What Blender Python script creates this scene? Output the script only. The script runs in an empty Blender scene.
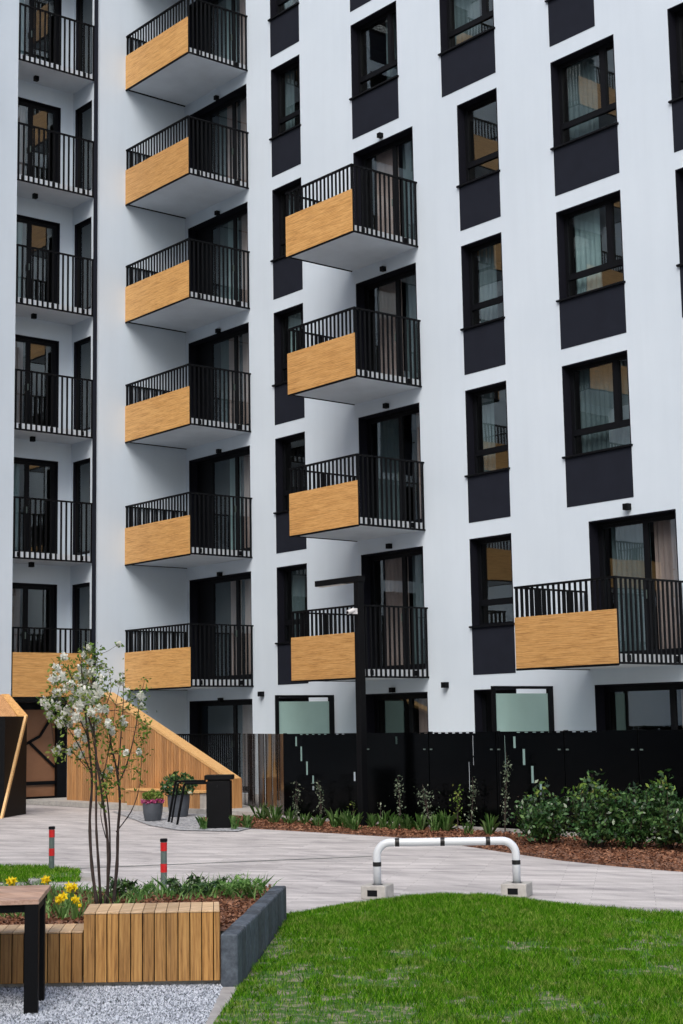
import bpy, bmesh, math, random
import numpy as np
from mathutils import Vector, Matrix
random.seed(7); rng = np.random.default_rng(7)
SC = bpy.context.scene; COL = SC.collection
H = 2.9; R = math.radians

# ---------------------------------------------------------------- camera
F_PX, YAW, PITCH, ROLL = 1541.44, 0.8794, 0.1368, -0.0177
CAM = Vector((30.7409, -20.5861, 1.6))
fw = Vector((-math.sin(YAW)*math.cos(PITCH), math.cos(YAW)*math.cos(PITCH), math.sin(PITCH)))
rt0 = Vector((math.cos(YAW), math.sin(YAW), 0)); up0 = rt0.cross(fw)
rt = math.cos(ROLL)*rt0 + math.sin(ROLL)*up0
up = -math.sin(ROLL)*rt0 + math.cos(ROLL)*up0
cd = bpy.data.cameras.new('camera'); cam = bpy.data.objects.new('camera', cd); COL.objects.link(cam)
cam.matrix_world = Matrix(((rt.x, up.x, -fw.x, CAM.x), (rt.y, up.y, -fw.y, CAM.y), (rt.z, up.z, -fw.z, CAM.z), (0, 0, 0, 1)))
cd.sensor_fit = 'VERTICAL'; cd.sensor_height = 36; cd.lens = F_PX/1024*36
cd.clip_start = .1; cd.clip_end = 2000
SC.camera = cam

# ---------------------------------------------------------------- world, sun, exposure
SUN_EL, SUN_AZ = R(47), R(143)       # azimuth clockwise from +Y: light arrives from -Y, a little from -X side
w = bpy.data.worlds.new('World'); SC.world = w; w.use_nodes = True
nt = w.node_tree; bg = nt.nodes['Background']; sky = nt.nodes.new('ShaderNodeTexSky')
sky.sky_type = 'NISHITA'; sky.sun_disc = False; sky.sun_elevation = SUN_EL; sky.sun_rotation = SUN_AZ
sky.air_density = 1.0; sky.dust_density = 4.0; sky.ozone_density = 1.0
nt.links.new(sky.outputs[0], bg.inputs[0]); bg.inputs[1].default_value = .15
sd = bpy.data.lights.new('sun', 'SUN'); sun = bpy.data.objects.new('sun', sd); COL.objects.link(sun)
sd.energy = 1.25; sd.angle = R(36); sd.color = (1, .985, .96)
dvec = Vector((math.sin(SUN_AZ)*math.cos(SUN_EL), math.cos(SUN_AZ)*math.cos(SUN_EL), math.sin(SUN_EL)))
sun.rotation_euler = dvec.to_track_quat('Z', 'Y').to_euler()
SC.view_settings.view_transform = 'Standard'; SC.view_settings.look = 'None'
SC.view_settings.exposure = 0.47; SC.view_settings.gamma = 1

# ---------------------------------------------------------------- helpers
E1 = Vector((math.cos(YAW), math.sin(YAW), 0)); E2 = Vector((-math.sin(YAW), math.cos(YAW), 0))
def T(a, b, z=0.0):                     # courtyard frame: a across, b away from the lens, both in metres
    return Vector((CAM.x, CAM.y, 0)) + E1*a + E2*b + Vector((0, 0, z))
def at(u, v, b):                        # the point seen at u, v that stands b metres away
    d = rt*(u-341.5)/F_PX - up*(v-512)/F_PX + fw
    return CAM + d*(b/d.dot(E2))
def gr(u, v, z=0.0):                    # the point seen at u, v on the ground
    d = rt*(u-341.5)/F_PX - up*(v-512)/F_PX + fw
    return CAM + d*((z-CAM.z)/d.z)

class MB:
    def __init__(s): s.v = []; s.f = []
    def add(s, vs, fs):
        n = len(s.v); s.v += [tuple(x) for x in vs]; s.f += [tuple(i+n for i in f) for f in fs]
    def box(s, x0, y0, z0, x1, y1, z1, m=None):
        vs = [Vector(p) for p in ((x0,y0,z0),(x1,y0,z0),(x1,y1,z0),(x0,y1,z0),(x0,y0,z1),(x1,y0,z1),(x1,y1,z1),(x0,y1,z1))]
        if m: vs = [m @ p for p in vs]
        s.add(vs, [(0,3,2,1),(4,5,6,7),(0,1,5,4),(1,2,6,5),(2,3,7,6),(3,0,4,7)])
    def prism(s, pts, ext):             # pts: a planar outline, ext: extrusion vector
        n = len(pts); ext = Vector(ext); pts = [Vector(p) for p in pts]
        s.add(pts+[p+ext for p in pts], [tuple(range(n))[::-1], tuple(range(n, 2*n))]+[(i, (i+1) % n, (i+1) % n+n, i+n) for i in range(n)])
    def quad(s, *p): s.add(p, [tuple(range(len(p)))])
    def tube(s, pts, rs, n=8, cap=True):
        pts = [Vector(p) for p in pts]
        if not hasattr(rs, '__len__'): rs = [rs]*len(pts)
        base = len(s.v); ref = None
        for i, p in enumerate(pts):
            t = (pts[min(i+1, len(pts)-1)]-pts[max(i-1, 0)]).normalized()
            if ref is None: ref = t.orthogonal().normalized()
            ref = (ref-t*ref.dot(t)).normalized(); bi = t.cross(ref)
            for k in range(n):
                a = 2*math.pi*k/n; s.v.append(tuple(p+(ref*math.cos(a)+bi*math.sin(a))*rs[i]))
        for i in range(len(pts)-1):
            for k in range(n):
                s.f.append((base+i*n+k, base+i*n+(k+1) % n, base+(i+1)*n+(k+1) % n, base+(i+1)*n+k))
        if cap:
            s.f.append(tuple(base+k for k in range(n))[::-1]); e = base+(len(pts)-1)*n
            s.f.append(tuple(e+k for k in range(n)))
    def lathe(s, c, prof, n=24):        # prof: (radius, z)
        base = len(s.v)
        for r, z in prof:
            for k in range(n):
                a = 2*math.pi*k/n; s.v.append((c[0]+r*math.cos(a), c[1]+r*math.sin(a), c[2]+z))
        for i in range(len(prof)-1):
            for k in range(n):
                s.f.append((base+i*n+k, base+i*n+(k+1) % n, base+(i+1)*n+(k+1) % n, base+(i+1)*n+k))
    def build(s, name, mat, parent=None, bevel=0, smooth=False, mats=None, fm=None):
        me = bpy.data.meshes.new(name); me.from_pydata(s.v, [], s.f)
        bm = bmesh.new(); bm.from_mesh(me); bmesh.ops.recalc_face_normals(bm, faces=bm.faces); bm.to_mesh(me); bm.free()
        return link(name, me, mat, parent, bevel, smooth)
def link(name, me, mat, parent=None, bevel=0, smooth=False):
    me.materials.append(mat)
    o = bpy.data.objects.new(name, me); COL.objects.link(o)
    if parent:
        o.parent = parent; o.matrix_parent_inverse = Matrix.Translation(-wloc(parent))
    if smooth:
        me.polygons.foreach_set('use_smooth', [True]*len(me.polygons))
    if bevel:
        md = o.modifiers.new('bevel', 'BEVEL'); md.width = bevel; md.segments = 2; md.limit_method = 'ANGLE'; md.angle_limit = R(40)
    return o
def wloc(o):
    v = Vector(o.location)
    return v if o.parent is None else v  # part meshes sit at the origin of the world frame, things at their base
def empty(name, loc, label, cat, group=None):
    o = bpy.data.objects.new(name, None); o.empty_display_size = .2; COL.objects.link(o); o.location = loc
    return tag(o, label, cat, group)
def tag(o, label=None, cat=None, group=None, kind=None):
    if label: o['label'] = label
    if cat: o['category'] = cat
    if group: o['group'] = group
    if kind: o['kind'] = kind
    return o
def sub(o, parent):                     # a sub-part: parent is itself a part mesh
    o.parent = parent; o.matrix_parent_inverse = parent_world(parent).inverted(); return o
def parent_world(p):
    m = Matrix.Identity(4); ch = []
    while p: ch.append(p); p = p.parent
    for q in reversed(ch): m = m @ q.matrix_parent_inverse @ Matrix.LocRotScale(q.location, q.rotation_euler, q.scale)
    return m
def copy_tree(o, parent=None):
    c = o.copy(); COL.objects.link(c)
    if parent: c.parent = parent; c.matrix_parent_inverse = o.matrix_parent_inverse.copy()
    for ch in o.children: copy_tree(ch, c)
    return c
def arr_mesh(name, V, Fv, k, mat, parent=None, smooth=False):    # fast mesh of equal polygons
    me = bpy.data.meshes.new(name); V = np.asarray(V, np.float32); Fv = np.asarray(Fv, np.int32)
    me.vertices.add(len(V)); me.vertices.foreach_set('co', V.ravel())
    nf = len(Fv); me.loops.add(nf*k); me.loops.foreach_set('vertex_index', Fv.ravel())
    me.polygons.add(nf); me.polygons.foreach_set('loop_start', np.arange(nf, dtype=np.int32)*k)
    me.update(calc_edges=True); me.validate()
    return link(name, me, mat, parent, 0, smooth)

# ---------------------------------------------------------------- materials
def newmat(name):
    m = bpy.data.materials.new(name); m.use_nodes = True
    return m, m.node_tree, m.node_tree.nodes['Principled BSDF']
def N(nt, t, **k):
    n = nt.nodes.new(t)
    for a, b in k.items(): setattr(n, a, b)
    return n
def ramp(nt, src, stops):
    r = N(nt, 'ShaderNodeValToRGB'); e = r.color_ramp.elements
    while len(e) < len(stops): e.new(.5)
    for i, (p, c) in enumerate(stops): e[i].position = p; e[i].color = (*c, 1)
    nt.links.new(src, r.inputs[0]); return r.outputs[0]
def coords(nt, scale=(1, 1, 1), rot=(0, 0, 0)):
    g = N(nt, 'ShaderNodeNewGeometry'); m = N(nt, 'ShaderNodeMapping')
    m.inputs['Scale'].default_value = scale; m.inputs['Rotation'].default_value = rot
    nt.links.new(g.outputs['Position'], m.inputs[0]); return m.outputs[0]
def noise(nt, vec, scale, detail=4, rough=.6):
    n = N(nt, 'ShaderNodeTexNoise'); n.inputs['Scale'].default_value = scale; n.inputs['Detail'].default_value = detail; n.inputs['Roughness'].default_value = rough
    nt.links.new(vec, n.inputs['Vector']); return n.outputs[0]
def bump(nt, b, h, strength, dist=.01):
    n = N(nt, 'ShaderNodeBump'); n.inputs['Strength'].default_value = strength; n.inputs['Distance'].default_value = dist
    nt.links.new(h, n.inputs['Height']); nt.links.new(n.outputs[0], b.inputs['Normal'])
def mixc(nt, f, a, b, mode='MIX'):
    n = N(nt, 'ShaderNodeMix', data_type='RGBA', blend_type=mode)
    for i, x in ((0, f), (6, a), (7, b)):
        if hasattr(x, 'links'): nt.links.new(x, n.inputs[i])
        else: n.inputs[i].default_value = (*x, 1) if hasattr(x, '__len__') else x
    return n.outputs[2]
def plain(name, col, rough=.6, var=.15, sc=6, metal=0, bmp=0, spec=.5):
    m, nt, b = newmat(name); c = coords(nt)
    n = noise(nt, c, sc, 5)
    nt.links.new(ramp(nt, n, [(.3, [x*(1-var) for x in col]), (.7, [min(1, x*(1+var)) for x in col])]), b.inputs[0])
    b.inputs['Roughness'].default_value = rough; b.inputs['Metallic'].default_value = metal; b.inputs['Specular IOR Level'].default_value = spec
    if bmp: bump(nt, b, noise(nt, c, 150, 3), bmp, .003)
    return m
def render_mat():
    m, nt, b = newmat('white_render'); c = coords(nt)
    big = noise(nt, c, .35, 5); streak = noise(nt, coords(nt, (3, 3, .25)), 1.2, 5)
    col = mixc(nt, ramp(nt, streak, [(.38, (0, 0, 0)), (.8, (.22,)*3)]), ramp(nt, big, [(.3, (.55, .635, .715)), (.7, (.60, .685, .765))]), (.47, .545, .62))
    nt.links.new(col, b.inputs[0]); b.inputs['Roughness'].default_value = .9; b.inputs['Specular IOR Level'].default_value = .2
    bump(nt, b, noise(nt, c, 260, 2), .35, .003); return m
def wood_mat(name, axis, lo, mid, hi, sc=1.0, island=False, rough=.5):
    m, nt, b = newmat(name)
    s = {'x': (1.1, 11, 11), 'y': (11, 1.1, 11), 'z': (11, 11, .8)}[axis]
    c = coords(nt, tuple(k*sc for k in s))
    n1 = noise(nt, c, 2.2, 6, .65); n2 = noise(nt, c, 9, 4, .7)
    w = N(nt, 'ShaderNodeTexWave'); w.bands_direction = {'x': 'Z', 'y': 'Z', 'z': 'X'}[axis]
    w.inputs['Scale'].default_value = .9; w.inputs['Distortion'].default_value = 7; w.inputs['Detail'].default_value = 4; w.inputs['Detail Scale'].default_value = 1.4
    nt.links.new(c, w.inputs['Vector'])
    f = N(nt, 'ShaderNodeMath', operation='MULTIPLY_ADD'); nt.links.new(w.outputs['Fac'], f.inputs[0]); f.inputs[1].default_value = .12
    g = N(nt, 'ShaderNodeMath', operation='MULTIPLY_ADD'); nt.links.new(n1, g.inputs[0]); g.inputs[1].default_value = .62
    h = N(nt, 'ShaderNodeMath', operation='MULTIPLY'); nt.links.new(n2, h.inputs[0]); h.inputs[1].default_value = .38
    nt.links.new(h.outputs[0], g.inputs[2]); nt.links.new(g.outputs[0], f.inputs[2])
    col = ramp(nt, f.outputs[0], [(.33, lo), (.5, mid), (.68, hi)])
    ln = noise(nt, coords(nt, tuple(k*sc*(3.2 if k > 2 else .8) for k in s)), 2.0, 3, .7)
    col = mixc(nt, ramp(nt, ln, [(.38, (.62,)*3), (.47, (0, 0, 0))]), col, lo)
    if island:
        g2 = N(nt, 'ShaderNodeNewGeometry')
        tone = ramp(nt, g2.outputs['Random Per Island'], [(0, (.72, .70, .68)), (.5, (.95, .95, .95)), (1, (1.12, 1.08, 1.0))])
        col = mixc(nt, 1.0, col, tone, 'MULTIPLY')
    oi = N(nt, 'ShaderNodeObjectInfo')
    col = mixc(nt, 1, col, ramp(nt, oi.outputs['Random'], [(0, (.86, .85, .84)), (.5, (1, .98, .96)), (1, (1.08, 1.08, 1.06))]), 'MULTIPLY')
    nt.links.new(col, b.inputs[0]); b.inputs['Roughness'].default_value = rough
    bump(nt, b, f.outputs[0], .25, .004); return m
def glass_mat(name, ior=1.55, tint=(.62, .70, .72), rough=.0):
    m, nt, b = newmat(name); nt.nodes.remove(b); out = nt.nodes['Material Output']
    ge = N(nt, 'ShaderNodeNewGeometry'); dt = N(nt, 'ShaderNodeVectorMath', operation='DOT_PRODUCT'); nt.links.new(ge.outputs['Normal'], dt.inputs[0]); nt.links.new(ge.outputs['Incoming'], dt.inputs[1])
    ab = N(nt, 'ShaderNodeMath', operation='ABSOLUTE'); nt.links.new(dt.outputs['Value'], ab.inputs[0])
    om = N(nt, 'ShaderNodeMath', operation='SUBTRACT'); om.inputs[0].default_value = 1; nt.links.new(ab.outputs[0], om.inputs[1])
    pw = N(nt, 'ShaderNodeMath', operation='POWER'); nt.links.new(om.outputs[0], pw.inputs[0]); pw.inputs[1].default_value = 5
    fr = N(nt, 'ShaderNodeMath', operation='MULTIPLY_ADD'); nt.links.new(pw.outputs[0], fr.inputs[0]); fr.inputs[1].default_value = .85; fr.inputs[2].default_value = .145
    t = N(nt, 'ShaderNodeBsdfTransparent'); t.inputs[0].default_value = (*tint, 1)
    g = N(nt, 'ShaderNodeBsdfGlossy'); g.inputs['Roughness'].default_value = rough; g.inputs[0].default_value = (.85, .93, .95, 1)
    bu = N(nt, 'ShaderNodeBump'); bu.inputs['Strength'].default_value = .04; bu.inputs['Distance'].default_value = .02
    nt.links.new(noise(nt, coords(nt), 1.3, 1), bu.inputs['Height']); nt.links.new(bu.outputs[0], g.inputs['Normal'])
    mx = N(nt, 'ShaderNodeMixShader'); nt.links.new(fr.outputs[0], mx.inputs[0]); nt.links.new(t.outputs[0], mx.inputs[1]); nt.links.new(g.outputs[0], mx.inputs[2])
    nt.links.new(mx.outputs[0], out.inputs[0]); return m
def grass_mat():
    m, nt, b = newmat('grass_blade'); g = N(nt, 'ShaderNodeNewGeometry'); c = coords(nt)
    a = ramp(nt, g.outputs['Random Per Island'], [(0, (.018, .085, .001)), (.3, (.05, .20, .002)), (.6, (.10, .31, .004)), (.85, (.20, .44, .02)), (1, (.42, .50, .12))])
    d = ramp(nt, g.outputs['Random Per Island'], [(0, (.06, .18, .004)), (.5, (.20, .33, .03)), (1, (.50, .46, .20))])
    col = mixc(nt, ramp(nt, noise(nt, c, 5, 5, .7), [(.50, (0, 0, 0)), (.68, (.8, .8, .8))]), a, d)
    tr = N(nt, 'ShaderNodeBsdfTranslucent'); nt.links.new(col, b.inputs[0]); nt.links.new(col, tr.inputs[0]); b.inputs['Roughness'].default_value = .7; b.inputs['Specular IOR Level'].default_value = .15
    mx = N(nt, 'ShaderNodeMixShader'); mx.inputs[0].default_value = .35
    nt.links.new(b.outputs[0], mx.inputs[1]); nt.links.new(tr.outputs[0], mx.inputs[2]); nt.links.new(mx.outputs[0], nt.nodes['Material Output'].inputs[0]); return m
def leaf_mat(name, cols, rough=.5, trans=.25):
    m, nt, b = newmat(name); g = N(nt, 'ShaderNodeNewGeometry')
    n = len(cols)
    col = ramp(nt, g.outputs['Random Per Island'], [(i/(n-1), c) for i, c in enumerate(cols)])
    nt.links.new(col, b.inputs[0]); b.inputs['Roughness'].default_value = rough; b.inputs['Specular IOR Level'].default_value = .5 if rough < .4 else .15
    if trans:
        tr = N(nt, 'ShaderNodeBsdfTranslucent'); nt.links.new(col, tr.inputs[0])
        mx = N(nt, 'ShaderNodeMixShader'); mx.inputs[0].default_value = trans
        nt.links.new(b.outputs[0], mx.inputs[1]); nt.links.new(tr.outputs[0], mx.inputs[2]); nt.links.new(mx.outputs[0], nt.nodes['Material Output'].inputs[0])
    return m
M = {}
M['render'] = render_mat()
M['soffit'] = plain('painted_concrete', (.56, .61, .66), .85, .06, 2, bmp=.3)
M['charcoal'] = plain('charcoal_render', (.0125, .0150, .0235), .85, .10, 3, bmp=.5, spec=.12)
M['frame'] = plain('anthracite_frame', (.0022, .0028, .0045), .55, .1, 3, spec=.18)
M['black'] = plain('black_powder_coat', (.0012, .0016, .0026), .6, .2, 5, spec=.15)
M['gloss'] = plain('black_gloss_panel', (.0006, .0008, .001), .14, .2, 3, spec=.07)
M['gloss_side'] = plain('black_gloss_side_panel', (.012, .006, .004), .16, .2, 3, spec=.5)  # brown base tint stands in for timber mirrored in the black panels
M['reveal'] = plain('window_reveal', (.0065, .007, .012), .7, .1, 3, spec=.12)
M['glass'] = glass_mat('window_glass')
M['frost'] = plain('frosted_glass', (.28, .42, .40), .35, .05, 2)
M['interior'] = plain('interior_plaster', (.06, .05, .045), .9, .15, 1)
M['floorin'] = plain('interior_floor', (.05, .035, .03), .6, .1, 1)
M['curtain'] = plain('pale_curtain', (.42, .52, .52), .9, .1, 2)
M['curtain_pink'] = plain('rose_curtain', (.60, .42, .38), .9, .1, 2)  # sheet colour stands in for pinkish reflections in the door panes
M['curtain_dark'] = plain('dark_curtain', (.155, .195, .205), .9, .1, 2)  # teal reflected haze of the panes, coloured into sheets hung behind them
OAK = ((.26, .125, .035), (.53, .285, .09), (.64, .375, .14))
M['oakx'] = wood_mat('oak_panel', 'x', *OAK)
M['oaky'] = wood_mat('oak_panel_side', 'y', *OAK)
M['clad'] = wood_mat('larch_cladding', 'z', (.23, .11, .035), (.40, .20, .075), (.50, .28, .12), island=True)
M['cap'] = wood_mat('pale_oak_board', 'x', (.46, .25, .09), (.62, .37, .145), (.70, .45, .20))
M['bench'] = wood_mat('bench_plank', 'z', (.12, .055, .014), (.34, .175, .050), (.46, .26, .085), sc=1.6, island=True)
M['benchtop'] = wood_mat('bench_top_plank', 'y', (.36, .23, .12), (.56, .39, .23), (.68, .50, .33), sc=1.2, island=True)
M['tabletop'] = wood_mat('brown_table_board', 'x', (.30, .18, .13), (.44, .28, .21), (.54, .37, .29), sc=1.0, island=True)
M['entry'] = plain('brown_lacquer_glass', (.30, .145, .075), .3, .12, 2)
M['white_metal'] = plain('white_enamel', (.62, .66, .70), .3, .03, 8)
M['band'] = plain('black_tape', (.003, .003, .004), .5, .1, 8)
M['grey_metal'] = plain('galvanised_grey', (.085, .12, .11), .5, .15, 20)
M['red'] = plain('red_reflective_tape', (.47, .010, .012), .35, .05, 8)
M['concrete'] = plain('concrete', (.38, .37, .35), .9, .18, 12, bmp=.5)
M['slab'] = plain('pale_concrete_kerb', (.34, .33, .32), .9, .2, 9, bmp=.5)
M['pot'] = plain('slate_pot', (.055, .065, .08), .6, .15, 6)
M['bark'] = plain('brown_bark', (.035, .023, .02), .9, .35, 40, bmp=.5)
M['camera_white'] = plain('camera_housing', (.6, .6, .6), .4, .02, 8)

# ---------------------------------------------------------------- the setting: ground
def sheet(name, pts, z, mat):
    m = MB(); m.quad(*[Vector((p[0], p[1], z)) for p in pts]); o = m.build(name, mat)
    return tag(o, kind='structure')
def soil_mat():
    m, nt, b = newmat('earth'); c = coords(nt)
    nt.links.new(ramp(nt, noise(nt, c, 3, 6), [(.3, (.06, .06, .05)), (.7, (.12, .12, .1))]), b.inputs[0]); b.inputs['Roughness'].default_value = .95; return m
sheet('ground', [(-400, -400), (400, -400), (400, 400), (-400, 400)], -.012, soil_mat())
def paving_mat():
    m, nt, b = newmat('grey_pavers'); c = coords(nt, (1, 1, 1), (0, 0, -R(40)))
    br = N(nt, 'ShaderNodeTexBrick'); nt.links.new(c, br.inputs['Vector'])
    br.inputs['Scale'].default_value = 1; br.inputs['Brick Width'].default_value = .9; br.inputs['Row Height'].default_value = .12
    br.inputs['Mortar Size'].default_value = .003; br.inputs['Mortar Smooth'].default_value = .3; br.inputs['Bias'].default_value = .0; br.offset = .37
    br.inputs['Color1'].default_value = (.40, .385, .385, 1); br.inputs['Color2'].default_value = (.56, .54, .54, 1); br.inputs['Mortar'].default_value = (.27, .26, .26, 1)
    st = ramp(nt, noise(nt, coords(nt, (.9, 3.4, 1), (0, 0, -R(50))), .9, 6, .7), [(.3, (.62, .61, .62)), (.5, (.98, .97, .96)), (.7, (1.18, 1.17, 1.15))])
    sp = ramp(nt, noise(nt, c, 60, 4), [(.3, (.86, .86, .86)), (.7, (1.08, 1.08, 1.08))])
    col = mixc(nt, 1, mixc(nt, 1, br.outputs['Color'], st, 'MULTIPLY'), sp, 'MULTIPLY')
    nt.links.new(col, b.inputs[0]); b.inputs['Roughness'].default_value = .8
    bump(nt, b, br.outputs['Fac'], -.3, .004); return m
sheet('paved_path', [(0, -24), (34, -24), (34, 0), (0, 0)], 0.0, paving_mat())
def chips_mat(name, cols, sc):
    m, nt, b = newmat(name); c = coords(nt)
    v = N(nt, 'ShaderNodeTexVoronoi'); v.inputs['Scale'].default_value = sc; nt.links.new(c, v.inputs['Vector'])
    s = N(nt, 'ShaderNodeSeparateColor'); nt.links.new(v.outputs['Color'], s.inputs[0])
    nt.links.new(ramp(nt, s.outputs[0], cols), b.inputs[0]); b.inputs['Roughness'].default_value = .9
    bump(nt, b, v.outputs['Distance'], -1, .02); return m
MULCH = [(0, (.05, .022, .014)), (.5, (.17, .075, .042)), (1, (.32, .17, .105))]
M['mulch'] = chips_mat('bark_mulch', MULCH, 38)
M['chips'] = leaf_mat('bark_chip', [c for _, c in MULCH], .9, 0)
# mulch bed along the fence: front edge follows the curved path
edge = [(7.9, -5.0), (8.7, -5.55), (9.6, -5.9), (10.46, -6.01), (11.68, -5.94), (12.81, -5.88), (13.98, -5.84), (15.47, -6.17), (16.89, -6.66), (18.3, -7.11), (19.37, -7.28), (20.17, -7.3), (22, -7.3), (27, -7.0), (33, -7)]
sheet('mulch_bed', edge+[(33, -4.62), (9.6, -4.62), (7.9, -3.75)], .028, M['mulch'])
def edge_y(x):
    return float(np.interp(x, [e[0] for e in edge], [e[1] for e in edge]))
m = MB()
for i in range(len(edge)-1):
    a, b_ = Vector((*edge[i], 0)), Vector((*edge[i+1], 0)); d = (b_-a).normalized(); n = Vector((-d.y, d.x, 0))*.012
    m.prism([a-n, b_-n, b_+n, a+n], (0, 0, .022))
tag(m.build('bed_edging', M['mulch']), kind='structure')
sheet('gravel_patch', [gr(112, 812), gr(150, 826), gr(180, 831), gr(238, 832), gr(262, 826), gr(246, 812)], .012, None or chips_mat('grey_gravel_patch', [(0, (.12, .13, .14)), (.5, (.30, .31, .33)), (1, (.5, .51, .53))], 30))

def scatter_quads(P, size, Nrm=None, aspect=1.0, jitter=.3, tilt=1.0, up=False):
    """leaf-like quads at the points P; returns V, F"""
    n = len(P); s = size*(1+jitter*rng.uniform(-1, 1, n))
    d1 = rng.normal(size=(n, 3)); d1[:, 2] *= tilt
    if Nrm is not None: d1 = d1*.6+Nrm
    d1 /= np.linalg.norm(d1, axis=1)[:, None]
    r = rng.normal(size=(n, 3)); d2 = np.cross(d1, r); d2 /= np.linalg.norm(d2, axis=1)[:, None]
    a = d1*(s*.5)[:, None]; b = d2*(s*.5*aspect)[:, None]; nn = np.cross(d1, d2)*(s*.12)[:, None]
    V = np.stack([P-a, P+b*.9+nn-a*.1, P+a, P-b*.9+nn-a*.1], 1).reshape(-1, 3)
    return V, np.arange(4*n).reshape(n, 4)
# loose chips
n = 18000
X = rng.uniform(8.6, 24, n); Y0 = np.array([edge_y(x) for x in X]); Y = Y0-.06+(-4.65-Y0+.06)*rng.uniform(0, 1, n)
P = np.stack([X, Y, rng.uniform(.03, .055, n)], 1); V, Fq = scatter_quads(P, .05, aspect=.45, tilt=.35)
tag(arr_mesh('bark_chips', V, Fq, 4, M['chips']), 'loose reddish brown bark chips covering the bed below the black fence', kind='stuff')

# white gravel in front of the bench
M['gravel'] = chips_mat('white_gravel', [(0, (.06, .065, .07)), (.25, (.20, .22, .25)), (.6, (.38, .41, .46)), (1, (.55, .59, .65))], 60)
sheet('gravel_ground', [T(-6, 4), T(-1.05, 4), T(-.82, 8.4), T(-.76, 9.95), T(-6, 9.95)], .008, M['gravel'])
n = 42000
a_ = rng.uniform(-2.6, -.785, n); b_ = rng.uniform(8.2, 9.95, n)
base = np.array([T(0, 0)])+np.outer(a_, np.array(E1))+np.outer(b_, np.array(E2))
s = rng.uniform(.006, .013, n); th = rng.uniform(0, 6.28, n)
V = []
for k in range(4):
    ang = th+k*math.pi/2+rng.uniform(-.4, .4, n); V.append(np.stack([base[:, 0]+s*np.cos(ang), base[:, 1]+s*np.sin(ang), np.full(n, .008)+rng.uniform(0, .006, n)], 1))
V.append(np.stack([base[:, 0]+rng.uniform(-.3, .3, n)*s, base[:, 1]+rng.uniform(-.3, .3, n)*s, .010+s*rng.uniform(.9, 1.6, n)], 1))
V = np.stack(V, 1).reshape(-1, 3); i0 = np.arange(n)[:, None]*5
Fq = np.concatenate([i0+np.array([[0, 1, 4]]), i0+np.array([[1, 2, 4]]), i0+np.array([[2, 3, 4]]), i0+np.array([[3, 0, 4]])])
M['stone'] = leaf_mat('white_pebble', [(.07, .08, .09), (.25, .28, .32), (.45, .49, .55), (.68, .72, .78)], .8, 0)
tag(arr_mesh('gravel_stones', V, Fq, 3, M['stone']), 'small white and grey stones spread in front of the wooden bench', kind='stuff')

# ---------------------------------------------------------------- the apartment building
BLD = empty('apartment_building', (0, 0, 0), 'white rendered apartment building with charcoal window strips and oak panelled balconies round the courtyard', 'building')
WALL_TOP = 29.4
openings = []           # main facade: x0, x1, z0, z1
def zt(n): return 5.07+H*n
def zs(n): return 3.38+H*n
W = []                  # windows: x0, x1, level, style
for n in range(0, 7): W.append((3.58, 4.66, n, 'single'))
for n in range(4, 7): W.append((6.47, 7.97, n, 'right'))
for n in range(0, 4): W.append((9.70, 10.81, n, 'single'))
for n in range(4, 7): W.append((9.28, 10.80, n, 'right'))
for n in range(1, 4): W.append((12.22, 13.75, n, 'right'))
for n in range(4, 7): W.append((12.22, 13.33, n, 'single'))
for n in range(1, 7): W.append((14.96, 16.2, n, 'single'))
for n in range(0, 7): W += [(18.6, 20.1, n, 'right'), (22.6, 23.7, n, 'single'), (26.4, 27.9, n, 'right'), (30.2, 31.3, n, 'single')]
D = []                  # balcony doors: x0, x1, level
for n in range(0, 7): D.append((.13, 2.62, n))
for n in range(0, 4): D.append((6.48, 8.38, n))
D.append((12.71, 14.63, 0))
for x0, x1, n, st in W: openings.append((x0, x1, zs(n), zt(n)))
for x0, x1, n in D: openings.append((x0, x1, 2.64+H*n, zt(n)))
G = [(.11, 2.62, 'door'), (3.58, 4.66, 'win'), (6.53, 8.41, 'door'), (9.70, 10.81, 'win'), (12.70, 15.2, 'door'), (18.6, 20.1, 'win'), (22.6, 23.7, 'win'), (26.4, 27.9, 'win')]
for x0, x1, k in G: openings.append((x0, x1, .12 if k == 'door' else .95, 2.2))
def holed(name, a0, a1, z0, z1, holes, fn, mat, parent):
    aa = sorted({a0, a1, *[h[0] for h in holes], *[h[1] for h in holes]}); zz = sorted({z0, z1, *[h[2] for h in holes], *[h[3] for h in holes]})
    aa = [x for x in aa if a0 <= x <= a1]; zz = [x for x in zz if z0 <= x <= z1]
    m = MB(); idx = {}
    def vi(i, j):
        if (i, j) not in idx: idx[(i, j)] = len(m.v); m.v.append(tuple(fn(aa[i], zz[j])))
        return idx[(i, j)]
    for i in range(len(aa)-1):
        for j in range(len(zz)-1):
            ca, cz = (aa[i]+aa[i+1])/2, (zz[j]+zz[j+1])/2
            if any(h[0] < ca < h[1] and h[2] < cz < h[3] for h in holes): continue
            m.f.append((vi(i, j), vi(i+1, j), vi(i+1, j+1), vi(i, j+1)))
    return m.build(name, mat, parent)
holed('wall', 0, 34, 0, WALL_TOP, openings, lambda a, z: (a, 0, z), M['render'], BLD)
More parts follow.
